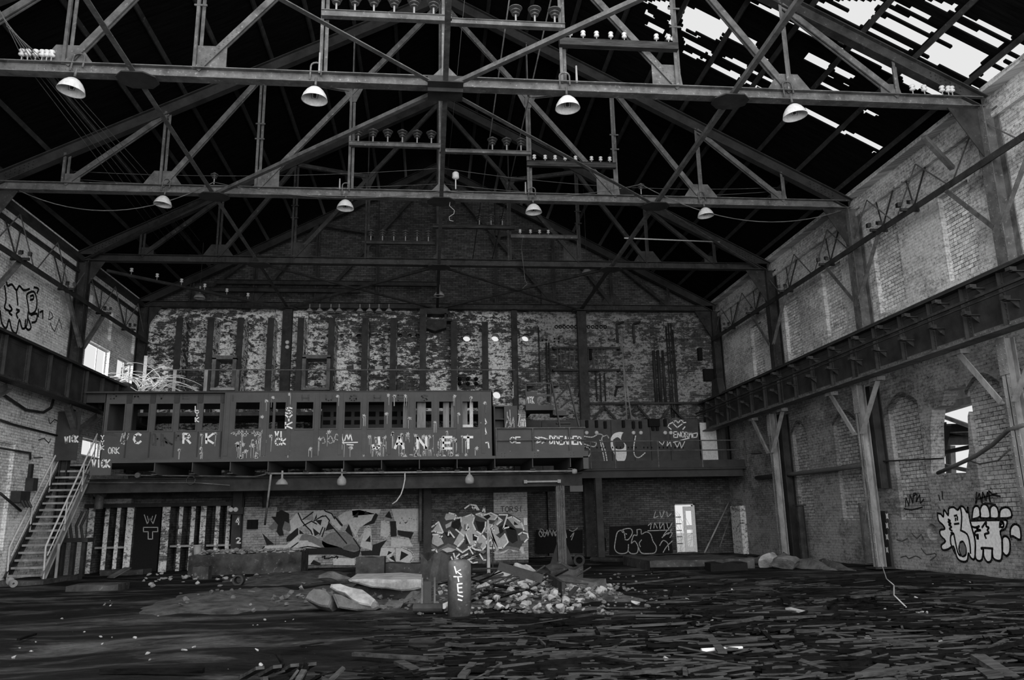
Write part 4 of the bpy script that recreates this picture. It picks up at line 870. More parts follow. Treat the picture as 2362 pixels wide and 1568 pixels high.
# switchboard on it
ysb = 35.0
t = thing('switchboard', (9.5, ysb, 3.72), 'wide dark slate switchboard with dials, heart and tags painted on it', 'switchboard')
zt = onY(1500, 967, ysb).z; edges = [1214, 1250, 1290, 1340, 1410, 1462, 1500, 1545, 1612]
for p, q in zip(edges, edges[1:]): mb = MB(); mb.box(onY(p, 1000, ysb).x+.01, onY(q, 1000, ysb).x-.01, ysb, ysb+.1, 3.72, zt); mb.build('slate_panel', M['slate'], t)
for u, v in ((1353, 998), (1376, 998), (1461, 998), (1478, 998), (1534, 998), (1547, 998)):
    mb = MB(); p = onY(u, v, ysb); mb.lathe(p, [(0, .09), (.07, .085), (.09, .04), (.09, 0)], 16, (0, -1, 0)); mb.build('dial', M['porcW'], t, True)
for u, v in ((1353, 978), (1375, 978), (1395, 980), (1437, 978), (1460, 980), (1476, 980), (1505, 985), (1515, 985), (1533, 975)):
    mb = MB(); p = onY(u, v, ysb); mb.box(p.x-.06, p.x+.06, ysb-.14, ysb, p.z-.16, p.z+.16); mb.build('knife_switch', M['black'], t)
for u in range(1350, 1580, 9):
    if u % 4: mb = MB(); p = onY(u, 1032, ysb); mb.box(p.x-.025, p.x+.025, ysb-.02, ysb, p.z-.04, p.z+.04); mb.build('fuse_hole', M['black'], t)
mb = MB(); p = onY(1506, 972, ysb); mb.box(p.x-.25, p.x+.25, ysb-.25, ysb, p.z-.25, p.z+.1); mb.build('relay', M['black'], t)
S = Surf('Y', ysb); mb = MB()
S.strokes(mb, [[(1562,986),(1553,977),(1554,971),(1560,970),(1564,976),(1569,969),(1575,970),(1574,977),(1562,986)],[(1556,972),(1543,978),(1541,984),(1548,990)],[(1574,975),(1582,974)],[(1580,984),(1575,990)],[(1553,1020),(1590,1010)]], .05)
text(S, mb, 'ENORM', 1554, 1596, 996, 1009, .045, jit=1); S.strokes(mb, [[(1598,1000),(1609,998),(1607,1008),(1598,1009),(1598,1000)]], .04)
S.strokes(mb, [[(1520,1018),(1528,1026),(1532,1018)],[(1540,1016),(1538,1030),(1546,1018),(1548,1030)],[(1556,1020),(1562,1032),(1568,1018),(1572,1034),(1580,1016)]], .035)
S.strokes(mb, [[(1348,1006),(1366,1008),(1380,1001),(1390,1004),(1388,1015),(1396,1040),(1400,1062)],[(1348,1024),(1370,1030),(1374,1020),(1350,1018)],[(1392,1006),(1400,1004),(1404,1010)],[(1384,1015),(1392,1050),(1394,1062)],[(1352,1060),(1362,1045),(1358,1033),(1345,1030)],[(1466,1005),(1462,1030),(1464,1050),(1474,1055),(1488,1044)]], .045, smooth=4)
mb.build('painted_letters', M['white'], t)
mb = MB(); S.fill(mb, [(1409,1010),(1416,1000),(1432,996),(1446,1003),(1450,1020),(1446,1045),(1440,1063),(1425,1064),(1416,1045),(1409,1030)], smooth=3); mb.build('painted_letter_fill', M['white'], t)
mb = MB(); S.fill(mb, [(1414,1014),(1424,1008),(1432,1014),(1440,1024),(1438,1034),(1424,1036),(1415,1028)], .008, smooth=3)
S.fill(mb, [(1432,1012),(1436,999),(1446,997),(1456,1006),(1458,1030),(1452,1060),(1446,1062),(1444,1026),(1436,1020)], .009, smooth=2); mb.build('painted_letter_shade', M['slate'], t)
mb = MB(); a = onY(1614, 1000, ysb).x; b = onY(1656, 1000, ysb).x; mb.box(a, b, ysb-.1, ysb-.04, 3.72, onY(1630, 975, ysb).z); one(mb, 'metal_door', M['enamelW'], 'peeling white metal door leaf at the right end of the switchboard', 'door')
mb = MB(); a = onY(1658, 1000, ysb-.4).x; mb.box(a, 13.3, ysb-.5, ysb+.2, 3.72, onY(1690, 973, ysb-.4).z); mb.box(a+.05, 13.25, ysb-.53, ysb-.5, 3.9, onY(1690, 980, ysb-.4).z); one(mb, 'steel_cabinet', M['panelD'], 'plain grey steel cabinet in the right corner of the rear gallery', 'cabinet')
# bracketed beam over the switchboard
yb = 35.45
t = thing('bracketed_beam', (10, yb, onY(1500, 932, yb).z), 'dark beam with inverted V brackets above the switchboard', 'beam')
mb = MB(); z = onY(1500, 930, yb).z; mb.bar((6.9, yb, z), (13.6, yb, z), .12, .1); mb.build('beam', M['steel'], t)
for u in (1393, 1470, 1548): x = onY(u, 935, yb).x; mb = MB(); mb.bar((x, yb, z-.12), (x-.7, yb, z-.95), .08, .09); mb.bar((x, yb, z-.12), (x+.7, yb, z-.95), .08, .09); mb.build('bracket', M['steel'], t)
# posts and columns under the galleries
def post(u, v, Y, w, z1, label, mat='steelG', lump=False):
    p = onY(u, v, Y); t = thing('steel_post', (p.x, Y, 0), label, 'steel column'); mb = MB(); mb.ibeam((p.x, Y, 0), (p.x, Y, z1), w, w, .03, (0, -1, 0)); mb.build('shaft', M[mat], t)
    return t, p.x
t, x = post(1295, 1250, 29.1, .3, 2.8, 'riveted column with conduits carrying the right end of the control gallery', 'steelL')
mb = MB()
for o in (-.08, 0, .08): mb.tube([(x+o, 28.9, .05), (x+o, 28.9, 2.8)], .022, 6)
mb.build('conduit', M['steelL'], t)
for s in (-1, 1): mb = MB(); mb.prism([(x+s*.15, 29.1, 0), (x+s*.45, 29.1, 0), (x+s*.15, 29.1, .8)], (0, .03, 0)); mb.build('base_gusset', M['steelG'], t)
post(986, 1200, 31.45, .3, 3.1, 'dark column between the two big graffiti murals'); post(1383, 1200, 33.6, .28, 3.3, 'round-shouldered column under the rear gallery')
t, x = post(548, 1200, 31.5, .34, 3.1, 'dark column painted with the number 42 by the twin dials')
mb = MB(); S = Surf('Y', 31.33); text(S, mb, '4', 544, 552, 1192, 1210, .04); text(S, mb, '2', 545, 555, 1240, 1252, .04); mb.build('painted_number', M['white'], t)
for u, X_, lb in ((655, XC-6.74, 'tall dark column rising behind the left part of the gallery'), (1340, XC+6.74, 'tall dark column rising behind the right end of the gallery')):
    mb = MB(); mb.ibeam((X_, 35.35, 0), (X_, 35.35, HZ-.15), .42, .3, .03, (0, -1, 0)); one(mb, 'wall_column', M['steel'], lb, 'steel column')
mb = MB(); X_ = onY(1187, 800, 35.5).x; mb.ibeam((X_, 35.5, 3.7), (X_, 35.5, 11.2), .26, .25, .03, (0, -1, 0)); tc = one(mb, 'wall_column', M['steel'], 'thin dark column right of the row of lit round holes', 'steel column')
mb = MB(); S = Surf('Y', 35.37); 
for i, ch in enumerate('COBEN'): text(S, mb, ch, 1183, 1189, 880+i*8, 886+i*8, .035)
mb.build('painted_letters', M['white'], tc)
# dividing plates of the old switch bays on the back wall
for k, u in enumerate((413, 485, 553, 623, 692, 763, 840, 905, 973, 1044, 1115)):
    Yf = 34.75; pt = onY(u+3, 733 if k < 8 else (712 if k == 8 else 742), Yf); X_ = pt.x
    t = thing('bay_divider', (X_, Yf, 6.2), 'dark vertical divider on the back wall above the gallery, number %s from the left' % ('one two three four five six seven eight nine ten eleven'.split()[k]), 'partition', 'switch bay dividers')
    mb = MB(); mb.box(X_-.14, X_+.14, Yf-.03, Yf, 6.2, pt.z); mb.build('front_plate', M['steelG'], t)
    mb = MB(); mb.box(X_+.05, X_+.15, Yf, YB-.02, 6.2, pt.z-.02); mb.build('side_wall', M['brickB'], t)
mb = MB(); mb.box(XL, 4.3, 33.4, YB, 6.05, 6.2); one(mb, 'upper_floor', M['concD'], 'upper floor slab behind the top of the control gallery', 'floor slab')
# thin rail and pale posts in front of the dividers
yq = 33.6
t = thing('guard_railing', (-5, yq, 6.2), 'thin guard rail above the gallery roof with pale posts at its left end', 'railing')
mb = MB(); mb.bar((onY(340, 852, yq).x, yq, onY(700, 853, yq).z), (onY(1188, 857, yq).x, yq, onY(700, 853, yq).z), .04, .04); mb.build('top_rail', M['steelL'], t)
for u, mt in ((333, 'whiteob'), (403, 'column'), (475, 'column'), (548, 'steelL'), (1188, 'steel')): x = onY(u, 870, yq).x; mb = MB(); mb.bar((x, yq, 6.2), (x, yq, onY(700, 853, yq).z+(.6 if u == 333 else 0)), .14, .05); mb.build('post', M[mt], t)
# wooden frames in two bays
for (u0, u1, v0, v1, lb) in ((489, 545, 826, 898, 'timber frame in the third bay with rubble on its sill'), (697, 762, 824, 898, 'deep timber box frame in the sixth bay')):
    yf = 34.6; a = onY(u0, 860, yf).x; b = onY(u1, 860, yf).x; z0 = onY(500, v1, yf).z; z1 = onY(500, v0, yf).z; t = thing('timber_surround', ((a+b)/2, yf, z0), lb, 'frame')
    mb = MB(); mb.box(a, b, yf-.1, yf+.7, z1-.06, z1+.1); mb.build('head', M['steelL'], t)
    for q in (a, b-.16): mb = MB(); mb.box(q, q+.16, yf-.1, yf+.6, z0, z1); mb.build('jamb', M['steelL'], t)
    mb = MB(); mb.box(a, b, yf-.12, yf+.7, z0-.05, z0+.06); mb.build('sill', M['column'] if u0 < 500 else M['steelL'], t)
    random.seed(u0); mb = MB()
    for q in range(14): mb.rock((random.uniform(a+.2, b-.2), yf+random.uniform(0, .4), z0+.1), random.uniform(.04, .1), 1, seed=q+u0)
    tag(mb.build('rubble', M['stone'], t), kind='stuff')
# big hanging hood at the centre of the back wall
yh = 34.9; t = thing('hanging_hood', (onY(1012, 730, yh).x, yh, onY(1012, 765, yh).z), 'dark inverted hood hanging beneath the centre of the rear truss', 'hood')
a, b = onY(975, 740, yh).x, onY(1043, 740, yh).x; z = lambda v: onY(1010, v, yh).z
mb = MB(); mb.box(a, b, yh-.05, yh+.5, z(740), z(736)); mb.box(a+.05, b-.2, yh, yh+.5, z(724), z(711)); mb.build('shelf', M['steel'], t)
mb = MB(); mb.box(a+.1, a+.2, yh, yh+.05, z(738), z(722)); mb.box(b-.35, b-.25, yh, yh+.05, z(738), z(722)); mb.build('hanger', M['steel'], t)
mb = MB(); c = (a+b)/2-.1
mb.prism([(a+.05, yh, z(740)), (b-.25, yh, z(740)), (c+.5, yh, z(755)), (c, yh, z(763)), (c-.5, yh, z(755))], (0, .45, 0)); mb.build('hood', M['steel'], t)
# fittings on the back wall: insulator pairs, boxes, plates
random.seed(5)
for u, v in ((1011, 804), (1011, 818), (1059, 807), (1059, 819), (1079, 819), (1099, 807), (1099, 819), (853, 790), (892, 779), (892, 789), (663, 790), (663, 801), (645, 801), (681, 801), (643, 787), (905, 887)):
    p = onY(u, v, 35.2 if u in (663,) else YB); mb = MB(); mb.lathe(p, [(0, .14), (.07, .13), (.1, .06), (.06, 0)], 12, (0, -1, 0)); one(mb, 'wall_insulator', M['porcW'], 'small white porcelain knob fixed to the back wall above the gallery', 'insulator', 'white porcelain knobs on the back wall', True)
for u0 in (990, 1060):
    for j in range(3):
        for k in range(2): p = onY(u0+j*19, 874+k*11, YB); mb = MB(); mb.lathe(p, [(0, .2), (.07, .18), (.07, .03), (.1, 0)], 10, (0, -1, 0)); one(mb, 'bushing', M['black'], 'black porcelain bushing low on the back wall right of the hood', 'insulator', 'black bushings low on the back wall', True)
for u0, u1, v, lb in ((865, 883, 848, 'small pale name plate in the eighth bay'), (1134, 1152, 849, 'broken white name plate above the bright low hole'), (800, 816, 848, 'dark name plate in the seventh bay')):
    mb = MB(); a = onY(u0, v, YB); b = onY(u1, v, YB); mb.box(a.x, b.x, YB-.05, YB-.02, a.z-.08, a.z+.08); one(mb, 'name_plate', M['enamelW' if 'white' in lb else 'pale' if 'pale' in lb else 'dgrey'], lb, 'plate')
# pipes, racks and poles on the right of the back wall
for k, (u, v0, v1, r) in enumerate(sorted(((1260, 790, 925, .035), (1266, 790, 925, .035), (1507, 808, 930, .07), (1517, 808, 930, .07), (1528, 808, 930, .06), (1536, 752, 962, .035), (1541, 745, 962, .035), (1547, 745, 962, .035), (1552, 760, 962, .03), (1374, 850, 925, .03), (1384, 860, 925, .03), (1394, 860, 925, .03), (1242, 755, 880, .03)))):
    p = onY(u, v0, YB-.15); q = onY(u, v1, YB-.15); wire('wall_conduit', [p, Vector((p.x, p.y, q.z))], r, 'steelG', '%s vertical conduit from the left on the right half of the back wall' % 'first second third fourth fifth sixth seventh eighth ninth tenth eleventh twelfth thirteenth'.split()[k], 'pipe', 'vertical conduits on the right half of the back wall')
for v, lb in ((802, 'upper'), (853, 'lower')):
    y = YB-.35; a = onY(1276, v, y); b = onY(1431, v, y); t = thing('busbar_rack', ((a.x+b.x)/2, y, a.z), '%s horizontal rack bar on the right of the back wall' % lb, 'rack', 'rack bars'); mb = MB(); mb.bar(a, Vector((b.x, y, a.z)), .08, .09); mb.build('bar', M['steel'], t)
    for q in (a.x+.05, b.x-.05): mb = MB(); mb.box(q-.05, q+.05, y, YB, a.z-.05, a.z+.05); mb.build('wall_arm', M['steel'], t)
for u in (1285, 1293, 1304, 1314, 1324, 1357, 1369, 1378, 1388, 1397):
    y = YB-.33; p = onY(u, 804, y); q = onY(u, 852, y); wire('busbar', [p, Vector((p.x, y, q.z))], .022, 'steelL', 'vertical rod between the two rack bars', 'rod', 'rods between the rack bars')
for u in [1283+9*k for k in range(6)]+[1348+9.5*k for k in range(6)]:
    p = onY(u, 754, YB); mb = MB(); mb.lathe(p, [(.05, .05), (.09, .05), (.09, 0), (.05, 0), (.05, .05)], 8, (0, -1, 0)); one(mb, 'cable_ring', M['black'], 'dark cable ring in the row above the upper rack bar', 'ring', 'row of dark rings on the back wall')
wire('leaning_pole', [onY(1434, 762, YB-.5), onY(1446, 968, YB-.9)], .03, 'column', 'long pale pole leaning on the back wall, left of the pair', 'pole')
wire('leaning_pole', [onY(1438, 835, YB-.45), onY(1457, 968, YB-.9)], .028, 'column', 'shorter pale pole leaning on the back wall, right of the pair', 'pole')
for u, v in ((1222, 892), (1279, 892), (1344, 892), (1428, 892)):
    p = onY(u, v, YB-.3); t = thing('wall_lamp', p, 'x', 'lamp'); mb = MB(); mb.lathe(p, [(.04, .18), (.1, .12), (.2, .02), (.18, 0), (0, .1)], 16); mb.build('shade', M['steelL'], t, True); mb = MB(); mb.tube([p+Vector((0, 0, .14)), p+Vector((-.1, .15, -.1)), p+Vector((-.15, .28, -.4))], .05, 8); mb.build('arm', M['steel'], t)
    tag(t, {1222: 'dark bracket lamp behind the small raised platform', 1279: 'dark bracket lamp behind the top of the steep steps', 1344: 'dark bracket lamp in front of the tall right column', 1428: 'dark bracket lamp by the foot of the leaning poles'}[u])
for u0, u1, v0, v1, lb in ((1425, 1432, 742, 790, 'dark hooked bracket left of the two high on the back wall'), (1463, 1470, 742, 790, 'dark hooked bracket right of the two high on the back wall')):
    y = YB-.15; mb = MB(); p = onY(u0, v1, y); q = onY(u0, v0+6, y); mb.bar(p, Vector((p.x, y, q.z)), .1, .08); mb.bar(Vector((p.x, y, q.z)), onY(u1+6, v0, y-.3), .1, .08); one(mb, 'hook_bracket', M['steel'], lb, 'bracket')
for u0, u1, v0, v1, lb in ((1622, 1643, 852, 880, 'black box on the back wall near the right corner'), (1609, 1616, 804, 832, 'narrow black box on the back wall above the square one'), (1358, 1363, 805, 830, 'narrow dark box right of the tall right column')):
    a = onY(u0, v1, YB); b = onY(u1, v0, YB); mb = MB(); mb.box(a.x, b.x, YB-.2, YB-.01, a.z, b.z); mb.box(a.x+.03, b.x-.03, YB-.22, YB-.2, a.z+.03, b.z-.03); one(mb, 'wall_box', M['black'], lb, 'box')
# back wall gable steel: two longitudinal crane-way beams seen above the rear chord
for v0, v1, u0, u1, lb in ((650, 656, 500, 1010, 'upper dark beam across the brick gable'), (667, 674, 470, 830, 'lower dark beam across the brick gable, left')):
    y = 35.1; a = onY(u0, v0, y); b = onY(u1, v1, y); mb = MB(); mb.ibeam(a, Vector((b.x, y, a.z)), .15, .2, .02); one(mb, 'gable_beam', M['steel'], lb, 'beam')
# plants and junk at the upper left of the gallery
random.seed(21); mb = MB(); base = onY(345, 897, 32.0)
for k in range(30):
    p = [base+Vector((random.uniform(-.5, .5), random.uniform(-.4, .4), random.uniform(-.15, .1)))]; a = random.uniform(-1, 1.4); d = Vector((a, random.uniform(-.4, .4), random.uniform(.5, 1.2))).normalized()
    L = random.uniform(.15, .34)
    for s in range(6): p.append(p[-1]+d*L); d = (d+Vector((.25 if a > 0 else -.15, random.uniform(-.2, .2), -.28))).normalized()
    mb.tube(p, .022, 5, .009)
one(mb, 'dead_shrub', M['twig'], 'leafless arching shrub growing at the left end of the gallery roof', 'shrub', smooth=True)
mb = MB(); p = onY(284, 890, 31.5)
mb.prism([(p.x-.35, 31.5, 6.2), (p.x+.35, 31.5, 6.2), (p.x+.2, 31.5, 7.1), (p.x-.2, 31.5, 7.1)], (0, .5, 0)); one(mb, 'hoist_trolley', M['steel'], 'dark trolley block at the left end of the gallery roof, before the bright windows', 'machine')
mb = MB(); mb.bar((p.x-.75, 31.2, 6.2), (p.x-.6, 31.2, 7.05), .05, .05); mb.bar((p.x-.6, 31.2, 7.05), (p.x-.3, 31.2, 7.05), .05, .05); mb.bar((p.x-.45, 31.2, 6.2), (p.x-.3, 31.2, 7.05), .05, .05); one(mb, 'bent_tube', M['whiteob'], 'bright bent tube frame beside the trolley block', 'frame')
mb = MB(); p = onX(1682, 895, 13.2)
mb.prism([(12.45, 32.6, 6.72), (12.45, 33.6, 6.72), (12.45, 33.4, 7.5), (12.45, 32.8, 7.5)], (.3, 0, 0)); one(mb, 'buffer_stop', M['steel'], 'dark tapered buffer block on the far end of the right crane girder', 'buffer')
# ------------------------------------------------------------------ staircase
xs0, xs1 = -12.8, -11.75; y0s, z0s, y1s, z1s = 26.4, .12, 29.35, 3.88
t = thing('staircase', (-12.3, 26.6, 0), 'steep open-tread steel staircase climbing the left wall to the gallery', 'stairs')
dv = Vector((0, y1s-y0s, z1s-z0s))
for x, nm_ in ((xs0, 0), (xs1, 1)):
    mb = MB(); mb.prof((x, y0s, z0s), (x, y1s, z1s), [(-.03,-.15),(.03,-.15),(.03,-.13),(-.01,-.13),(-.01,.13),(.03,.13),(.03,.15),(-.03,.15)]); mb.build('stringer', M['column'] if nm_ else M['steel'], t)
for k in range(17):
    f = (k+.5)/17; mb = MB(); y = y0s+dv.y*f; z = z0s+dv.z*f; mb.box(xs0+.03, xs1-.03, y-.12, y+.12, z, z+.035); mb.box(xs0+.03, xs1-.03, y-.125, y-.11, z-.03, z+.035); mb.build('tread', M['column'], t)
for x in (xs0, xs1):
    mb = MB(); o = Vector((0, 0, 1.0)); a = Vector((x, y0s, z0s)); b = Vector((x, y1s, z1s)); mb.tube([a+Vector((0,.05,0)), a+Vector((0,-.02,.95)), a+dv*.06+o, b+o], .028, 8); mb.tube([a+dv*.05+o*.5, b+o*.5], .02, 8)
    for f in (.38, .72, .98): mb.tube([a+dv*f, a+dv*f+o], .024, 6)
    mb.build('handrail', M['whiteob'], t)
mb = MB(); mb.box(-12.85, -11.1, 29.3, 31.0, 3.74, 3.84); one(mb, 'stair_landing', M['panelD'], 'dark landing plate at the head of the left staircase', 'landing')
mb = MB(); mb.box(-12.88, -11.4, 25.7, 28.4, -.05, .12); one(mb, 'stair_plinth', M['concD'], 'low concrete plinth under the foot of the staircase', 'plinth')
mb = MB(); x = onY(188, 1015, 28.9).x; mb.box(-12.85, x-.02, 28.7, 28.72, 3.9, 5.6) ; pn = one(mb, 'grey_panel', M['panelD'], 'dark panel beside the stair head with the word VICK sprayed on it', 'panel')
mb = MB(); text(Surf('Y', 28.7), mb, 'vick'.upper(), 150, 180, 1006, 1020, .05, jit=2); mb.build('painted_letters', M['white'], pn)
# ================================================================== UNDER THE GALLERY
# brick piers of the service wall, with dark recesses and shelves
PX = [(200, 215, 1), (236, 246, 0), (263, 272, 0), (289, 305, 1), (371, 389, 1), (408, 417, 0), (436, 446, 0), (460, 473, 1), (493, 503, 0), (519, 528, 0)]
zp1 = onY(300, 1170, YM).z
for k, (u0, u1, w_) in enumerate(PX):
    a = onY(u0, 1230, YM).x; b = onY(u1, 1230, YM).x; mb = MB(); y_ = YM+(.0 if w_ else .1); mb.box(a, b, y_+.02, YM2-.01, -.05, zp1); mb.mi = 1; mb.box(a, b, y_, y_+.02, -.05, zp1)
    one(mb, 'brick_pier', [M['brickM'], M['brickW']], '%s whitewashed brick pier, number %s from the staircase' % ('wide' if w_ else 'thin', 'one two three four five six seven eight nine ten'.split()[k]), 'brick pier', 'brick piers behind the stairs')
mb = MB(); mb.box(onY(196, 1170, YM).x, onY(560, 1170, YM).x, YM-.1, YM2, zp1, zp1+.14); one(mb, 'steel_lintel', M['steelG'], 'long steel lintel lying over the ten brick piers', 'lintel')
for u0, u1, lb in ((215, 290, 'left'), (389, 460, 'middle'), (473, 535, 'right')):
    a = onY(u0, 1263, YM).x; b = onY(u1, 1263, YM).x; z = onY(300, 1263, YM).z; mb = MB(); mb.box(a, b, YM+.12, YM2, z-.02, z+.05); one(mb, 'stone_shelf', M['stone'], 'pale ledge low between the brick piers, %s of three' % lb, 'shelf')
mb = MB(); mb.box(onY(310, 1200, YM+.2).x, onY(370, 1200, YM+.2).x, YM+.2, YM+.3, 0, zp1); dp = one(mb, 'dark_hatch', M['black'], 'black boarded hatch with the outlined letters WT between the piers', 'hatch')
mb = MB(); S = Surf('Y', YM+.2); text(S, mb, 'W', 333, 360, 1187, 1208, .03); text(S, mb, 'W', 340, 352, 1190, 1202, .025)
S.strokes(mb, [[(331,1216),(364,1216),(364,1226),(352,1226),(352,1243),(342,1243),(342,1226),(331,1226),(331,1216)]], .03); mb.build('painted_letters', M['drip'], dp)
mb = MB(); a = onY(230, 1130, YM).x; mb.box(a, onY(306, 1130, YM).x, YM-.02, YM+.2, zp1+.14, 3.1); one(mb, 'plastered_infill', M['brickP'], 'pale mottled infill above the leftmost piers', 'wall panel')
# pipes under the deck
mb = MB(); p = onY(192, 1126, 30.5); q = onY(438, 1126, 30.5); q.z = p.z; mb.tube([p, q], .17, 16); mb.tube([p+Vector((.6, 0, .0)), p+Vector((.6, 0, -.75))], .15, 14); mb.tube([p+Vector((.45,0,0)), p+Vector((.75,0,0))], .22, 16); mb.tube([p+Vector((.42,0,-.12)), p+Vector((.78,0,-.12))], .2, 16); one(mb, 'large_pipe', M['steelL'], 'large horizontal pipe under the left part of the gallery', 'pipe', smooth=False)
mb = MB(); a = onY(440, 1107, 29.0); b = onY(464, 1124, 30.6); d = (b-a).normalized(); mb.lathe(a, [(.13, 0), (.16, 0), (.16, (b-a).length), (.13, (b-a).length), (.13, 0)], 18, d); one(mb, 'broken_pipe', M['steelL'], 'short open-ended pipe piece hanging askew under the gallery', 'pipe')
wire('steel_rod', [onY(442, 1133, 29.6), onY(476, 1117, 29.6)], .025, 'steelL', 'crossed rod beneath the askew pipe piece', 'rod')
mb = MB(); p = onY(613, 1170, 31); mb.tube([p, p+Vector((0, 0, .7)), p+Vector((.1, 0, 1.0)), p+Vector((.4, 0, 1.15)), p+Vector((5.6, 0, 1.1))], .13, 12); one(mb, 'bent_pipe', M['steel'], 'dark pipe bending down beside the big angular mural', 'pipe', smooth=True)
z_ = onY(900, 1090, YG).z
lc_ = wire('conduit', [onY(618, 1092, YG+.1), onY(1322, 1086, YG+.1)], .035, 'column', 'long pale conduit under the deck edge with three bell lamps', 'pipe')
mb = MB(); mb.lathe(onY(1325, 1087, YG+.05), [(0,.1),(.08,.08),(.1,0),(.08,-.08),(0,-.1)], 12, (1,0,0)); mb.build('end_cap', M['column'], lc_, True)
wire('conduit', [onY(190, 1093, 28.6), onY(318, 1096, 28.6), onY(590, 1099, 28.6), onY(618, 1092, 28.2)], .025, 'steelL', 'thin conduit under the left half of the deck', 'pipe')
mb = MB(); mb.lathe(onY(318, 1096, 28.5), [(0,.06),(.09,.06),(.1,0)], 14, (0,-1,0)); one(mb, 'junction_box', M['steelL'], 'round junction box on the thin conduit', 'junction box')
wire('conduit', [onY(190, 1113, 28.8), onY(450, 1113, 28.8), onY(530, 1119, 28.8)], .02, 'steelL', 'lower thin conduit above the large pipe', 'pipe')
wire('down_conduit', [onY(625, 1094, YG+.1), onY(611, 1210, 29.5)], .035, 'column', 'pale conduit slanting down in front of the angular mural', 'pipe')
wire('loose_cable', [onY(u, v, YG+.1) for u, v in ((934, 1090), (934, 1105), (930, 1125), (925, 1140), (915, 1155), (905, 1162))], .022, 'whiteob', 'loose cable dangling from the long conduit', 'cable')
for u, kd, v, lb in ((650, 'shade', 1118, 'left shade lamp hanging from the conduit under the gallery'), (788, 'bell', 1116, 'middle bell lamp hanging from the conduit under the gallery'), (1083, 'bell', 1112, 'right bell lamp hanging from the conduit under the gallery')):
    put_lamp(kd, onY(u, v, YG+.1), lb, None, 1.0)
# twin dials box
yd = 31.2; a = onY(527, 1180, yd); b = onY(560, 1180, yd); t = thing('gauge_box', ((a.x+b.x)/2, yd, onY(540, 1186, yd).z), 'small box with two round white dials on the column marked 42', 'gauge')
mb = MB(); mb.box(a.x, b.x, yd, yd+.2, onY(540, 1186, yd).z, onY(540, 1170, yd).z); mb.build('box', M['steelG'], t)
for u in (533, 544): p = onY(u, 1175, yd); mb = MB(); mb.lathe(p, [(0, .05), (.08, .05), (.09, .03), (.09, 0)], 18, (0, -1, 0)); mb.build('dial', M['enamelW'], t)
mb = MB(); a = onY(569, 1220, 31.6); b = onY(594, 1198, 31.6); mb.box(a.x, b.x, 31.6, 31.76, a.z, b.z); mb.box(a.x+.03, (a.x+b.x)/2-.02, 31.57, 31.6, a.z+.05, b.z-.05); mb.box((a.x+b.x)/2+.02, b.x-.03, 31.57, 31.6, a.z+.05, b.z-.05); one(mb, 'fuse_box', M['black'], 'black double fuse box between the column marked 42 and the mural', 'box')
mb = MB(); p = onY(970, 1150, 31.5); mb.tube([Vector((p.x, 31.5, .9)), Vector((p.x, 31.5, 3.0))], .07, 10); one(mb, 'down_pipe', M['steelL'], 'grey downpipe left of the dark column between the murals', 'pipe', smooth=True)
mb = MB(); a = onY(1306, 1136, 29.8); b = onY(1334, 1108, 29.8); mb.box(a.x, b.x, 28.95, 29.25, a.z, 2.79); one(mb, 'duct_box', M['panel'], 'grey box hanging under the right end of the gallery', 'box')
mb = MB(); a = onY(1208, 1111, 28.9); b = onY(1293, 1111, 28.9); mb.box(a.x, b.x, 28.85, 28.93, a.z-.03, a.z+.03); mb.box(a.x, a.x+.12, 28.82, 28.93, a.z-.06, a.z+.06); mb.box(b.x-.12, b.x, 28.82, 28.93, a.z-.06, a.z+.06); one(mb, 'tube_lamp', M['enamel'], 'tube lamp fitting at the top of the conduit column', 'lamp')
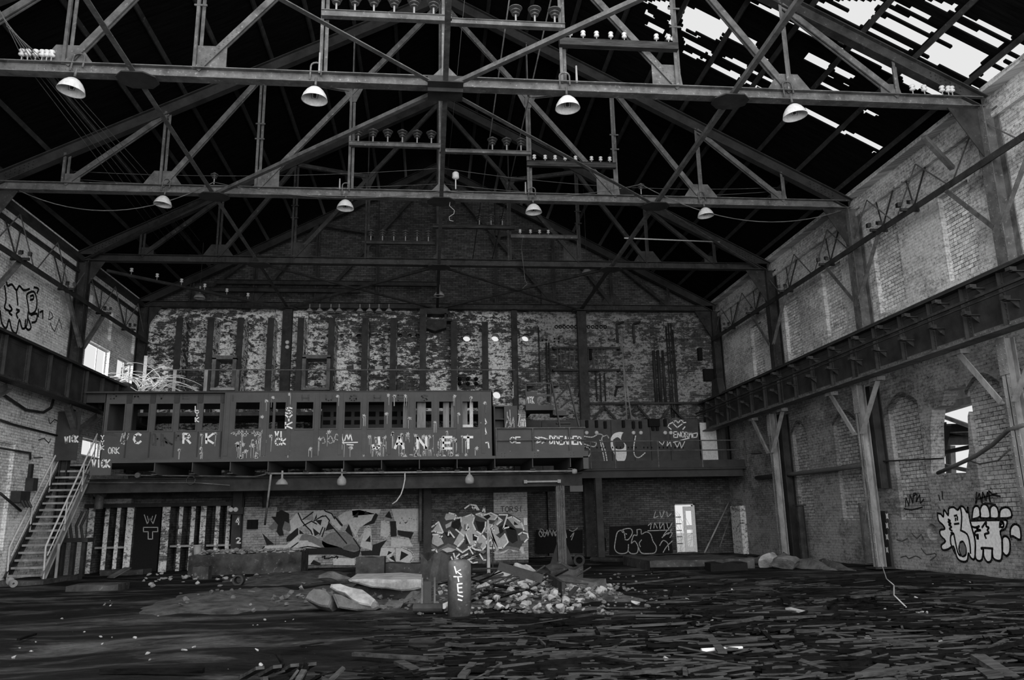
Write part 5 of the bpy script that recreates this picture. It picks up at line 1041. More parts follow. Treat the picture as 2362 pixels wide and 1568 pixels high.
# murals
def panelpaint(parent, S, items, base=.003):
    o = base
    for name, mt, kind, data, kw in items:
        mb = MB()
        if kind == 'f':
            for d in data: S.fill(mb, d, o, kw.get('s', 0))
        elif kind == 's': S.strokes(mb, data, kw.get('w', .05), o, kw.get('s', 0))
        o += .0025; mb.build(name, M[mt], parent)
SM = Surf('Y', YM-.05)
def c2(l): return [(600+x*400/2323, 1150+y*400/2323) for x, y in l]
def c3(l): return [(960+x*400/2323, 1150+y*400/2323) for x, y in l]
panelpaint(wallM, SM, [
 ('mural_ground', 'pale', 'f', [c2([(0,700),(60,630),(350,620),(520,480),(700,470),(820,560),(1100,640),(1080,690),(500,680),(400,700)]), c2([(480,200),(540,190),(620,330),(500,400),(450,470),(390,460),(400,300)])], {}),
 ('mural_letter_fill', 'drip', 'f', [c2([(580,310),(600,280),(720,300),(840,220),(920,260),(930,340),(880,420),(800,470),(720,500),(640,400)]), c2([(700,180),(860,150),(970,200),(1100,370),(1060,420),(960,330),(880,220),(720,300)]), c2([(1040,240),(1150,170),(1330,150),(1530,200),(1500,290),(1330,390),(1280,520),(1180,330),(1110,360)]), c2([(1400,390),(1480,390),(1500,690),(1340,640)]), c2([(1620,290),(1730,300),(1740,470),(1700,520),(1610,500)]), c2([(1760,140),(2120,140),(2130,440),(1840,430)]), c2([(1760,520),(2000,550),(2050,640),(1750,640)]), c2([(1230,140),(1620,140),(1600,200),(1240,230)])], {}),
 ('mural_grey_shape', 'mid', 'f', [c2([(520,590),(560,480),(700,490),(900,600),(1080,650),(1080,680),(820,650),(680,580)]), c2([(830,560),(900,480),(1020,440),(1160,450),(1250,530),(1330,600),(1340,680),(1290,720),(1190,710),(1090,680),(860,650)]), c2([(110,390),(160,340),(260,230),(380,240),(400,330),(410,400),(390,440),(280,400),(150,410)])], {'s': 2}),
 ('mural_dark_shape', 'dk', 'f', [c2([(350,540),(370,500),(500,390),(590,470),(520,470),(420,560),(360,580)]), c2([(210,240),(220,180),(290,150),(390,200),(390,330),(330,300),(300,400),(320,490),(260,500),(220,440),(240,350),(150,240)]),
   c2([(30,460),(120,550),(190,610),(90,620)]), c2([(500,660),(1100,670),(1200,720),(1300,720),(1350,690),(1320,770),(1230,800),(1100,760),(1000,745),(480,750)]), c2([(720,290),(760,200),(760,260)]), c2([(870,430),(920,310),(1000,400)]), c2([(705,390),(800,465),(730,500)]),
   c2([(1140,430),(1190,340),(1250,520)]), c2([(1000,230),(1060,290),(1110,350),(1100,375),(1070,350),(990,240)]), c2([(1390,220),(1410,160),(1470,210)]), c2([(1670,240),(1730,160),(1770,270)]), c2([(1410,570),(1475,490),(1480,580)]), c2([(1840,420),(2060,450),(2010,550),(1990,520),(1850,490)]), c2([(1740,300),(1820,300),(1830,500),(1750,510)]), c2([(1480,280),(1550,190),(1580,220),(1530,330),(1370,370)]), c2([(1510,620),(1700,550),(1620,660),(1660,760),(1360,760),(1350,700),(1500,690)]), c2([(740,290),(830,280),(810,360)]), c2([(680,800),(820,870),(800,890),(680,880)]), c2([(1240,250),(1320,170),(1310,250)])], {}),
 ('mural_white_shape', 'pale', 'f', [c2([(530,560),(640,560),(660,590),(560,660),(380,700),(440,620)]), c2([(1290,360),(1420,240),(1530,205),(1490,290),(1340,380)]), c2([(1620,660),(1700,650),(1690,760),(1600,770)]), c2([(980,790),(1270,800),(1270,890),(980,890)]), c2([(560,760),(760,760),(670,880),(570,890)])], {}),
 ('mural_outline', 'dk', 's', [c2(l) for l in ([(510,190),(560,300),(600,350),(680,430),(700,480)], [(570,280),(710,180)], [(580,360),(690,300),(760,340)], [(860,150),(880,170),(960,200),(1000,270)], [(720,300),(820,240),(880,230),(930,290),(920,320)], [(990,400),(1060,480),(1160,600)], [(1250,530),(1340,660),(1330,700),(1260,725),(1180,705),(1090,680)], [(800,480),(840,380)], [(830,510),(870,390)], [(520,660),(640,640),(800,660),(1080,660)], [(410,660),(520,580)], [(0,700),(60,640)], [(830,780),(870,770),(860,800),(920,800),(960,780),(1000,790),(1020,770),(1045,780),(1030,800)])], {'w': .045}),
 ('mural_hatching', 'dk', 's', [c2([(1130+a*16, 600+abs(6-a)*6), (1095+a*16, 690)]) for a in range(14)], {'w': .012}),
 ('mural_highlight', 'drip', 's', [c2(l) for l in ([(520,400),(520,660)], [(1260,360),(1300,480),(1310,560)], [(1640,640),(1900,650),(2020,700),(2060,760),(2040,830),(2000,860)], [(1350,520),(1420,390),(1480,390),(1490,690)], [(1660,290),(1720,330),(1740,400),(1720,500),(1640,530)], [(1860,380),(1900,260),(1950,330),(2000,260),(2060,280),(2120,260)], [(1870,330),(2060,300)], [(1880,520),(2000,540)])], {'w': .035, 's': 2}),
 ('mural_letters', 'pale', 'f', [c2([(1640,660),(1790,660),(1810,700),(1760,760),(1830,850),(1760,850),(1700,790),(1690,760),(1650,780)]), c2([(1820,660),(1900,660),(2020,720),(2050,780),(1990,860),(1820,850)])], {}),
 ('mural_letter_hole', 'dk', 'f', [c2([(1720,700),(1770,720),(1700,760)]), c2([(1730,790),(1790,760),(1820,850)]), c2([(1890,700),(1990,750),(1870,830)])], {}),
])
SN = Surf('Y', YM-.052)
panelpaint(wallM, SN, [
 ('mural_halo', 'dgrey', 'f', [c3([(205,640),(210,480),(200,400),(300,290),(380,190),(520,200),(740,190),(880,170),(1000,180),(1090,200),(1220,190),(1290,220),(1400,280),(1430,400),(1500,470),(1500,560),(1420,600),(1400,680),(1200,650),(1130,690),(940,680),(740,640),(620,720),(540,660),(330,700),(260,690)])], {}),
 ('mural_letter_fill', 'drip', 'f', [c3(l) for l in ([(205,440),(300,320),(360,450),(210,440)], [(210,560),(230,480),(310,480),(370,600),(290,640),(210,600)], [(380,260),(400,200),(480,200),(540,230),(520,270),(400,290)], [(390,350),(480,300),(460,370),(400,400)], [(560,260),(740,205),(780,240),(750,330),(820,440),(920,500),(950,600),(900,670),(780,660),(700,600),(650,440),(620,400)], [(800,220),(900,190),(1090,230),(1050,290),(940,280)], [(1100,250),(1150,290),(1080,350),(960,330),(910,450),(980,430),(1100,300)], [(1220,260),(1290,240),(1400,300),(1430,400),(1330,390)], [(1000,570),(980,480),(1020,450),(1120,530),(1180,470),(1230,580),(1170,650),(990,650)], [(920,450),(960,380),(1050,340),(1150,430),(1080,480),(980,480)], [(600,420),(640,340),(700,340),(650,480),(640,560),(560,640),(500,600)])], {}),
 ('mural_dark_shape', 'dk', 'f', [c3(l) for l in ([(480,320),(590,260),(600,350),(560,420),(470,380)], [(670,420),(690,340),(710,400)], [(790,290),(860,310),(930,310),(890,450),(830,420)], [(900,240),(960,200),(1000,240),(950,280)], [(1100,380),(1170,350),(1170,440),(1120,480)], [(1180,340),(1190,400),(1280,370),(1340,420),(1360,560),(1290,600),(1240,560)], [(1310,300),(1370,350),(1310,350)], [(755,470),(830,490),(830,560),(760,560)], [(670,480),(710,600),(660,610)], [(360,440),(430,450),(520,500),(420,520)], [(1380,480),(1440,460),(1490,500),(1440,550)])], {}),
 ('mural_mid_shape', 'mid', 'f', [c3(l) for l in ([(200,600),(290,680),(430,600),(530,640),(620,690),(740,620),(940,700),(900,740),(740,660),(620,730),(430,650),(300,720),(200,660)], [(980,670),(1130,690),(1220,630),(1380,660),(1380,690),(1240,680),(1150,700),(990,690)], [(1380,470),(1500,480),(1500,560),(1400,560)], [(810,560),(840,600),(890,590),(860,640),(870,670),(830,650),(790,670),(800,620),(780,590),(820,590)])], {}),
 ('mural_white_shape', 'pale', 'f', [c3(l) for l in ([(340,680),(430,650),(530,680),(480,710),(410,720)], [(990,710),(1100,730),(1200,690),(1250,670),(1180,730),(1080,740)], [(1380,690),(1400,640),(1440,650),(1440,700),(1455,730),(1420,740),(1400,700)], [(1260,680),(1370,700),(1300,710)], [(560,650),(640,540),(640,570),(580,640)])], {}),
 ('mural_outline', 'white', 's', [c3(l) for l in ([(205,380),(250,350),(300,310),(360,450)], [(205,440),(240,430),(270,450),(350,460)], [(220,480),(310,480),(320,520),(350,500)], [(440,190),(520,210),(540,240),(510,280)], [(540,260),(600,250),(600,310)], [(660,240),(740,210),(780,240),(755,330),(800,430),(880,480),(940,550),(950,620),(880,690),(790,680),(740,650)], [(800,210),(870,190),(880,230)], [(910,220),(1000,190),(1090,230),(1050,280)], [(1110,215),(1220,215),(1165,400),(1240,380)], [(1100,250),(1150,290),(1080,350)], [(1220,260),(1290,240),(1400,310),(1430,380)], [(690,340),(665,430),(710,400)], [(930,310),(925,380),(885,460)], [(975,460),(980,400),(1020,350)], [(985,440),(1000,400),(1040,400),(1040,430)], [(1020,450),(1020,530),(960,590)], [(1185,470),(1230,580),(1160,660),(980,660)], [(665,470),(715,590)], [(555,640),(640,540)], [(530,410),(640,500)], [(430,490),(440,430),(510,520)], [(780,490),(830,510),(820,560)], [(790,570),(800,600),(780,620)], [(1370,480),(1420,450),(1490,470),(1500,530),(1450,580)], [(1400,310),(1430,370),(1440,420)], [(540,660),(620,720),(760,630)], [(700,640),(760,740)], [(470,780),(490,830),(560,800)], [(500,730),(520,800),(580,740)], [(600,790),(690,740),(600,780)], [(690,820),(820,770),(740,790)], [(690,820),(760,860),(820,850)], [(850,740),(900,820),(960,820)], [(650,130),(720,80),(800,90),(840,150)], [(890,170),(910,110),(920,180)], [(750,110),(770,140),(790,110),(820,150)], [(210,690),(260,680),(290,740),(230,740)])], {'w': .055}),
])
mb = MB(); text(Surf('Y', YM-.055), mb, 'TORSION'[:5], 1155, 1205, 1168, 1180, .03); mb.build('faded_writing', M['dgrey'], wallM)
mb = MB(); mb.box(onY(1207, 1200, YM).x, onY(1215, 1200, YM).x, YM-.12, YM-.05, onY(1210, 1211, YM).z, onY(1210, 1194, YM).z); one(mb, 'switch_plate', M['enamelW'], 'small pale switch plate at the right edge of the curly mural', 'switch')
# tags on the back wall beside the door
SBk = Surf('Y', YB); mb = MB()
SBk.fill(mb, [(1236,1222),(1344,1222),(1344,1276),(1236,1276)]); SBk.fill(mb, [(1405,1215),(1545,1207),(1552,1276),(1405,1280)]); mb.build('dark_painted_dado', M['black'], wallB)
mb = MB()
SBk.strokes(mb, [[(1246,1222),(1243,1230),(1248,1238),(1255,1228),(1250,1220),(1246,1222),(1256,1238),(1262,1222),(1264,1236),(1268,1222),(1274,1236),(1276,1222),(1281,1236)],[(1286,1220),(1280,1230),(1287,1236)],[(1304,1222),(1307,1240)],[(1313,1222),(1322,1225),(1332,1217),(1328,1222)],[(1316,1238),(1324,1228),(1318,1245)],[(1246,1226),(1266,1230)]], .035, .008, 3)
c6 = lambda l: [(1120+x*620/2362, 880+y*620/2362) for x, y in l]
SBk.strokes(mb, [c6(l) for l in ([(1205,1375),(1225,1380),(1210,1310),(1160,1320),(1140,1400),(1135,1470),(1165,1505),(1215,1510),(1250,1490),(1255,1430)], [(1205,1375),(1250,1390),(1290,1330),(1270,1290),(1205,1300),(1200,1320),(1240,1340)], [(1255,1490),(1280,1510),(1330,1505),(1340,1450),(1310,1400),(1280,1420),(1300,1350),(1330,1350),(1330,1300)], [(1330,1300),(1365,1300),(1370,1340),(1410,1320),(1450,1340),(1470,1400),(1500,1450),(1490,1500),(1440,1510),(1370,1505),(1345,1460)], [(1370,1390),(1350,1420),(1360,1450)], [(1530,1440),(1560,1395),(1600,1420),(1610,1480)], [(1560,1500),(1590,1450),(1640,1400)], [(1550,1370),(1600,1330),(1640,1330),(1620,1370)])], .04, .008, 3)
SBk.strokes(mb, [[(1495,1212),(1502,1206),(1500,1220)],[(1508,1218),(1510,1206),(1516,1218)],[(1522,1204),(1522,1220),(1530,1206),(1532,1220)],[(1538,1206),(1542,1220),(1550,1206)],[(1494,1224),(1550,1222)],[(1512,1180),(1508,1194),(1518,1190)],[(1522,1180),(1526,1194),(1532,1178)],[(1538,1180),(1540,1192),(1548,1184)],[(1540,1232),(1548,1225),(1540,1222),(1530,1235)]], .035, .008, 2)
mb.build('painted_tags', M['drip'], wallB)
mb = MB(); text(SBk, mb, 'HEERA', 1405, 1450, 1172, 1192, .03); mb.build('faded_writing', M['dgrey'], wallB)
# right wall lettering
SR = Surf('R', XR); c7 = lambda l: [(2000+x*362/1158, 860+y*362/1158) for x, y in l]
BL = [[(520,1035),(545,1040),(565,1060),(570,1010),(600,1050),(605,1000),(640,990),(670,1010),(690,985),(715,990),(740,1030),(745,990),(755,1060),(780,1160),(800,1250),(795,1370),(765,1360),(750,1330),(740,1385),(700,1390),(665,1360),(640,1280),(600,1300),(560,1305),(550,1270),(580,1240),(545,1200),(540,1160),(575,1150),(560,1120),(530,1090)],
 [(775,1080),(785,1000),(810,980),(830,1000),(835,1060)], [(840,1070),(835,1010),(855,970),(885,975),(905,1020),(905,1070)], [(912,1070),(910,1000),(935,975),(965,1000),(970,1070)], [(978,1072),(985,1010),(1025,990),(1060,1010),(1065,1065)],
 [(760,1090),(970,1085),(1035,1090),(1020,1150),(985,1170),(1000,1250),(995,1370),(965,1385),(930,1360),(925,1300),(920,1380),(890,1395),(862,1350),(860,1300),(850,1375),(820,1385),(800,1350),(800,1240),(780,1160)],
 [(1060,1210),(1060,1150),(1090,1115),(1130,1140),(1135,1230),(1080,1205)], [(1000,1320),(1000,1220),(1030,1205),(1055,1240),(1055,1320),(1030,1350)]]
panelpaint(wallR, SR, [('bubble_letter_fill', 'bub', 'f', [c7(l) for l in BL], {'s': 3}),
 ('bubble_letter_outline', 'dk', 's', [c7(l+[l[0]]) for l in BL]+[c7(l) for l in ([(620,1180),(640,1185),(650,1230),(670,1320),(690,1350)], [(640,1185),(620,1200),(620,1260),(650,1330)], [(690,1160),(740,1190),(760,1260),(765,1330)], [(690,1250),(680,1300),(700,1350),(730,1340),(730,1290),(710,1245),(690,1250)], [(690,990),(700,1060),(695,1150)], [(600,1080),(615,1090),(600,1100),(620,1110),(605,1120),(625,1135),(610,1150),(630,1165)], [(645,1055),(665,1050)], [(655,1070),(655,1090)], [(668,1060),(668,1085)], [(645,1115),(680,1110)], [(770,1130),(800,1140),(830,1130),(810,1150),(840,1160),(800,1170),(800,1200)], [(850,1140),(880,1100),(880,1130),(900,1140),(890,1160),(900,1180),(870,1190),(880,1220)], [(810,1190),(815,1225)], [(820,1190),(822,1225)], [(850,1300),(850,1290),(930,1295)], [(1000,1110),(985,1120),(995,1140),(1010,1130),(1005,1100),(985,1100),(980,1140)])], {'w': .055, 's': 3}),
 ('bubble_letter_hole', 'mid', 'f', [c7([(685,1260),(710,1250),(730,1290),(728,1335),(705,1350),(690,1320)])], {})])
mb = MB(); SR.strokes(mb, [c7(l) for l in ([(285,990),(290,920),(310,980),(320,900),(340,960),(345,890),(370,900),(365,950),(390,900),(395,960),(420,930)], [(275,1000),(330,1010),(410,990)], [(345,910),(360,895)], [(810,880),(805,960),(830,890),(850,960),(855,880),(880,940),(890,880),(910,950),(900,870),(930,900),(985,910)], [(820,930),(960,890)], [(530,900),(540,940)], [(555,875),(560,930)], [(870,960),(950,970)])], .045, .006, 2); mb.build('black_tags', M['dk'], wallR)
mb = MB(); SR.strokes(mb, [c7(l) for l in ([(330,1180),(370,1220),(400,1190),(420,1230)], [(400,1290),(440,1340),(500,1330),(510,1350),(470,1380)], [(250,1360),(290,1350),(310,1370),(360,1350),(400,1370)], [(220,1230),(260,1240),(300,1220)])], .03, .006, 2); mb.build('faded_tags', M['dgrey'], wallR)
# left wall lettering
SL_ = Surf('L', XL); c4 = lambda l: [(x*800/2362, 500+y*800/2362) for x, y in l]
mb = MB(); SL_.strokes(mb, [c4(l) for l in ([(0,430),(40,440),(50,470),(80,460),(110,500),(130,470),(160,500),(200,490)], [(0,640),(10,720),(40,760),(60,700),(80,770),(110,790),(130,700),(150,760),(180,740),(190,650)], [(30,470),(40,560),(30,620),(60,640)], [(110,500),(120,600)], [(190,520),(230,510),(250,570),(240,640),(200,660),(190,600),(180,540),(190,520)], [(205,540),(225,535),(225,560),(205,565)], [(230,480),(260,490),(250,520)], [(190,690),(210,750),(190,770),(170,740),(175,700)], [(210,670),(250,660),(245,710),(215,720)], [(60,600),(80,630),(60,650),(80,670)], [(110,630),(130,640),(110,660),(120,690)], [(260,630),(260,680)], [(270,650),(290,640)], [(290,640),(290,690)])], .075, .006, 3); mb.build('bubble_letters', M['dk'], wallL)
mb = MB(); SL_.strokes(mb, [c4(l) for l in ([(340,640),(330,700),(360,680),(345,650)], [(340,720),(370,780),(400,700),(420,760)], [(490,720),(490,780),(510,740)], [(470,860),(475,930),(500,880)], [(260,1520),(300,1510),(330,1540),(345,1510)], [(330,1370),(340,1410),(370,1380),(400,1400)], [(230,1090+550),(290,1640)])], .04, .006, 2); mb.build('faded_tags', M['dgrey'], wallL)
# pipes and boxes on the walls
def wy(u, v, X): return onX(u, v, X)
wire('wall_pipe', [wy(0, 905, XL+.1), wy(60, 945, XL+.1), wy(100, 951, XL+.1), wy(118, 940, XL+.1), wy(124, 918, XL+.1)], .045, 'steel', 'curved dark pipe on the left wall below the crane girder', 'pipe')
wire('wall_pipe', [wy(0, 968, XL+.08), wy(28, 978, XL+.08), wy(138, 1006, XL+.08)], .035, 'steel', 'sloping dark pipe on the left wall, above the tags', 'pipe')
wire('wall_pipe', [wy(0, 1033, XL+.08), wy(70, 1045, XL+.08), wy(70, 1060, XL+.08)], .035, 'steel', 'lower dark pipe on the left wall', 'pipe')
mb = MB(); p = wy(64, 1110, XL); mb.box(XL, XL+.25, p.y-.15, p.y+.15, p.z-.3, p.z+.1); mb.box(XL, XL+.1, p.y-.08, p.y+.08, p.z+.1, p.z+.55); one(mb, 'wall_switch', M['steelG'], 'dark switch box with lever on the left wall near the stairs', 'switch')
mb = MB(); p = wy(35, 1148, XL); mb.box(XL, XL+.3, p.y-.3, p.y+.3, p.z-.15, p.z+.2); [mb.tube([(XL+.3, p.y+o, p.z-.1), (XL+.42, p.y+o, p.z-.3)], .04, 6) for o in (-.2, 0, .2)]; one(mb, 'junction_box', M['steelG'], 'battered junction box low on the left wall', 'box')
wire('leaning_rod', [wy(0, 1137, XL+.3), wy(48, 1178, XL+.2)], .04, 'steel', 'dark rod propped across the left wall', 'rod')
wire('rising_cable', [wy(1745, 1102, XR-.15), wy(1840, 1092, XR-.2), wy(1940, 1080, XR-.15), wy(2020, 1068, XR-.2)], .09, 'cable', 'thick sooty pipe running along the right wall between the columns', 'pipe')
mb = MB(); mb.tube([wy(2022, 1064, XR-.1), wy(2176, 1057, XR-.1)], .025, 6); one(mb, 'thin_pipe', M['steel'], 'thin pipe reaching across to the broken opening', 'pipe')
wire('hanging_cable', [onX(2362, 980, 12.9), onX(2325, 992, 13.0), onX(2290, 1025, 13.2), onX(2250, 1052, 13.3), onX(2200, 1075, 13.4), onX(2163, 1091, 13.6)], .05, 'cable', 'thick black cable swooping from the nearest column to the broken opening', 'cable')
wire('thin_cable', [onX(2330, 1035, 13.4), onX(2302, 1062, 13.5), onX(2260, 1070, 13.6), onX(2235, 1062, 13.7)], .02, 'cable', 'thin cable looping on the wall right of the broken opening', 'cable')
wire('slack_wire', [onX(1988, 1060, 12.9), onX(2003, 1130, 12.85), onX(1998, 1180, 12.8), onX(1990, 1240, 12.7)], .015, 'cable', 'slack wire hanging down the second right column', 'wire')
wire('trailing_cable', [onX(2020, 1230, 12.6), onX(2030, 1290, 12.3), onZ(2045, 1335, .05), onZ(2062, 1350, .35), onZ(2062, 1372, .1), onZ(2090, 1400, .05)], .012, 'enamel', 'pale cable trailing from the recess on to the floor', 'cable')
# recess and board between second column and tags
mb = MB(); P = onX(2020, 1180, XR-.1); y0 = onX(2036, 1240, XR-.1).y; y1 = onX(2018, 1240, XR-.1).y
mb.box(XR-.25, XR-.2, y0, y1, .1, onX(2028, 1178, XR-.1).z); one(mb, 'dark_cupboard', M['black'], 'dark open cupboard on the right wall with rusty tank shapes inside', 'cupboard')
mb = MB(); mb.tube([(XR-.4, (y0+y1)/2+.1, .1), (XR-.4, (y0+y1)/2+.1, 1.9)], .16, 14); one(mb, 'gas_bottle', M['steelL'], 'narrow cylinder standing in the dark cupboard', 'cylinder', smooth=False)
mb = MB(); ya = onX(2056, 1240, XR-.1).y; yb_ = onX(2042, 1240, XR-.1).y; mb.box(XR-.2, XR-.12, ya, yb_, 0, onX(2048, 1178, XR-.1).z); wb = one(mb, 'upright_plank', M['steelG'], 'dark upright board spattered with white paint blots on the right wall', 'board')
mb = MB()
for v in (1190, 1212, 1238, 1268):
    p = onX(2046, v, XR-.205); mb.prism([p+Vector((0, .09*math.cos(a*.785)*(1 if a % 2 else .5), .12*math.sin(a*.785)*(1 if a % 2 else .5))) for a in range(8)], (-.003, 0, 0))
mb.build('paint_blots', M['white'], wb)
for u, v0, v1, lb in ((1813, 1187, 1278, 'dark scorched pipe stump in front of the third right column'), ): p = onZ(u, 1300, 0); mb = MB(); mb.tube([(13.45, 28.2, 0), (13.45, 28.2, 1.9)], .15, 10); mb.box(13.27, 13.63, 28.02, 28.38, 1.9, 1.95); one(mb, 'pipe_stump', M['steel'], lb, 'pipe')
# steelwork outside the broken opening
for (a, b, lb) in (((2140, 948), (2245, 915), 'upper pale girder outside the broken opening'), ((2140, 993), (2240, 992), 'dark level beam outside the broken opening'), ((2140, 1013), (2240, 1010), 'pale level beam outside the broken opening'), ((2178, 1000), (2160, 1090), 'leaning dark post outside the broken opening'), ((2148, 1050), (2240, 1030), 'tilted dark bar outside the broken opening'), ((2160, 955), (2235, 982), 'thin pale tube outside the broken opening'), ((2192, 1040), (2194, 1092), 'pale upright outside the broken opening'), ((2170, 1072), (2235, 1085), 'low pale tube outside the broken opening')):
    X_ = XR+2.6+.3*(a[0] % 3); th = .42 if 'girder' in lb or 'level beam' in lb else (.28 if 'post' in lb or 'upright' in lb else .12); mb = MB(); P = onX(*a, X_); Q = onX(*b, X_); d = (Q-P)*.25; mb.ibeam(P-d, Q+d, th*.6, th, .04); one(mb, 'outside_steel', M['steelG' if 'dark' in lb else 'column'], lb, 'beam')
mb = MB(); X_ = XR+2.2; p0 = [onX(u, v, X_) for u, v in ((2178, 926), (2232, 914), (2235, 878), (2222, 876), (2214, 892), (2196, 903), (2176, 905))]; mb.prism(p0, (.08, 0, 0)); one(mb, 'curved_plate', M['column'], 'pale curved plate at the top of the broken opening', 'plate')
# ================================================================== FLOOR THINGS
mb = MB(); p = onZ(1061, 1421, 0); x, y = p.x, p.y+.2; H_ = onY(1061, 1290, y).z
t = thing('gas_tank', (x, y, 0), 'upright rusty cylindrical tank painted with the letters KTE', 'tank')
mb.lathe((x, y, 0), [(0, -.02), (.2, -.02), (.2, H_-.1), (.195, H_-.06), (.17, H_-.02), (.1, H_), (0, H_)], 28); mb.build('shell', M['steelL'], t, True)
mb = MB(); ph = .205
def cyl(u, v):   # picture point on to the front of the tank
    r_ = ray(u, v); a = r_.x**2+r_.y**2; b = -2*(r_.x*x+r_.y*y); c = x*x+y*y-ph*ph; s_ = (-b-math.sqrt(max(0, b*b-4*a*c)))/(2*a); return EYE+r_*s_
for L in ([(1048,1306),(1053,1323)],[(1063,1314),(1054,1318),(1064,1326)],[(1046,1330),(1066,1330)],[(1056,1330),(1058,1342)],[(1055,1346),(1057,1366)],[(1055,1347),(1067,1346)],[(1056,1356),(1066,1355)],[(1057,1366),(1067,1366)],[(1055,1372),(1068,1376)],[(1056,1382),(1066,1385)]):
    mb.tube([cyl(*q) for q in L], .013, 5)
mb.build('painted_letters', M['white'], t)
p = onZ(988, 1414, 0); x, y = p.x, p.y+.1; H_ = onY(988, 1332, y).z
t = thing('cage_post', (x, y, 0), 'short square steel post with corner angles, left of the tank', 'post')
mb = MB(); mb.box(x-.09, x+.05, y-.08, y+.08, .12, H_-.06); mb.build('core', M['panelD'], t)
mb = MB()
for a, b in ((-.11, -.1), (.11, -.1), (-.11, .1), (.11, .1)): mb.box(x+a-.015, x+a+.015, y+b-.015, y+b+.015, .1, H_)
mb.box(x-.12, x+.12, y-.11, y+.11, .08, .12); mb.box(x-.06, x+.06, y-.05, y+.05, 0, .08); mb.build('angle_frame', M['steelL'], t)
p = onZ(945, 1401, 0); mb = MB(); mb.tube([onZ(955, 1402, .09), onZ(1022, 1402, .09)], .08, 12); one(mb, 'floor_pipe', M['steelG'], 'pipe length lying behind the short square post', 'pipe')
mb = MB(); a = onZ(1024, 1398, .12); b = onZ(1040, 1391, .14)
for k in range(6): c = a.lerp(b, k/5); mb.lathe(c, [(0, -.012), (.045, -.012), (.05, 0), (.045, .012), (0, .012)], 10, b-a)
one(mb, 'coil_spring', M['enamelW'], 'pale ribbed spring at the end of the floor pipe', 'spring')
# concrete blocks
def block(u0, u1, vb, vt, depth, mat, label, top=None, name='concrete_block', z0=0, jag=.04):
    P = onZ(u0, vb, z0); Q = onZ(u1, vb, z0); Y = (P.y+Q.y)/2; a = onY(u0, vb, Y).x; b = onY(u1, vb, Y).x; zt = onY((u0+u1)/2, vt, Y).z
    mb = MB(); n = max(4, int((b-a)/.25)); rows = []
    random.seed(int(u0)); pr_ = []
    for i in range(n+1):
        X_ = a+(b-a)*i/n; j = lambda: random.uniform(-jag, jag)
        pr_.append([(X_, Y+j(), z0-.05), (X_, Y+j(), zt+j()), (X_, Y+depth+j(), zt+j()), (X_, Y+depth, z0-.05)])
    vs = [v for q in pr_ for v in q]; fs = [(0,1,2,3), tuple(4*n+k for k in (3,2,1,0))]
    for i in range(n):
        for k in range(4): fs.append((4*i+k, 4*i+4+k, 4*i+4+(k+1)%4, 4*i+(k+1)%4))
    mb.add(vs, fs); return one(mb, name, M[mat], label, 'concrete block'), a, b, Y, zt
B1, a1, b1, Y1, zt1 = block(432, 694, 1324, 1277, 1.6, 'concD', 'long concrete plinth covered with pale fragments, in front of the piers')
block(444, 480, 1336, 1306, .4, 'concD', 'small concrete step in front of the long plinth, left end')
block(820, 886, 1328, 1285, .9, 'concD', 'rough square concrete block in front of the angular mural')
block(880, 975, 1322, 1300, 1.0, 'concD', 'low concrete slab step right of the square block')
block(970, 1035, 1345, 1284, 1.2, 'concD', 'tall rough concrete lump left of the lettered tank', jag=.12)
block(1270, 1345, 1335, 1308, .9, 'concD', 'dark broken footing near the conduit column', jag=.1)
block(150, 272, 1362, 1349, .8, 'concD', 'flat concrete slab on the floor in front of the stairs', jag=.03)
block(230, 330, 1325, 1316, .9, 'concD', 'low concrete kerb in front of the leftmost piers')
block(1260, 1400, 1372, 1340, 1.6, 'dust', 'light-topped broken slab right of the rubble heap', name='broken_slab', jag=.08)
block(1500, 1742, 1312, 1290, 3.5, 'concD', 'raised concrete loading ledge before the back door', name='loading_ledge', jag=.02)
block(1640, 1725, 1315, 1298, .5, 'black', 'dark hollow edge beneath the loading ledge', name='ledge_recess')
mb = MB(); p = onY(455, 1278, Y1+.3); mb.lathe((p.x, Y1+.3, zt1-.02), [(0,0),(.12,0),(.15,.3),(.17,.3),(.17,.34),(.13,.34),(.12,.04),(0,.04)], 16); one(mb, 'bucket', M['column'], 'small pale bucket standing on the left end of the long plinth', 'bucket')
# dirt mounds
def mound(u0, u1, v0, v1, h, mat, label, seed):
    A = onZ((u0+u1)/2, v1, 0); B = onZ((u0+u1)/2, v0, 0); cx = (A.x+B.x)/2; cyy = (A.y+B.y)/2; rx = (onZ(u1, (v0+v1)/2, 0).x-onZ(u0, (v0+v1)/2, 0).x)/2; ry = abs(B.y-A.y)/2
    mb = MB(); n, mr = 48, 14
    mb.v.append((cx, cyy, h))
    for r in range(1, mr+1):
        for k in range(n):
            a = k/n*6.283; f = r/mr; q = 1+.35*noise.noise(Vector((math.cos(a)*2, math.sin(a)*2, seed)))+.15*noise.noise(Vector((math.cos(a)*7, math.sin(a)*7, seed))); X_ = cx+rx*f*q*math.cos(a); Y_ = cyy+ry*f*q*math.sin(a); z = h*(1-f*f)**1.2*(.75+.7*noise.noise(Vector((X_*1.3, Y_*1.3, seed))))+.06*noise.noise(Vector((X_*5, Y_*5, seed)))*(1-f)-.06*(r == mr); mb.v.append((X_, Y_, max(z, -.08)))
    for k in range(n): mb.f.append((0, 1+k, 1+(k+1) % n)); mb.m.append(0)
    for r in range(mr-1):
        for k in range(n): a = 1+r*n+k; b = 1+r*n+(k+1) % n; mb.f.append((a, a+n, b+n, b)); mb.m.append(0)
    return one(mb, 'dirt_mound', M[mat], label, 'rubble', smooth=True)
mound(370, 720, 1358, 1412, .16, 'dust', 'low pale dirt mound on the left half of the floor', 3)
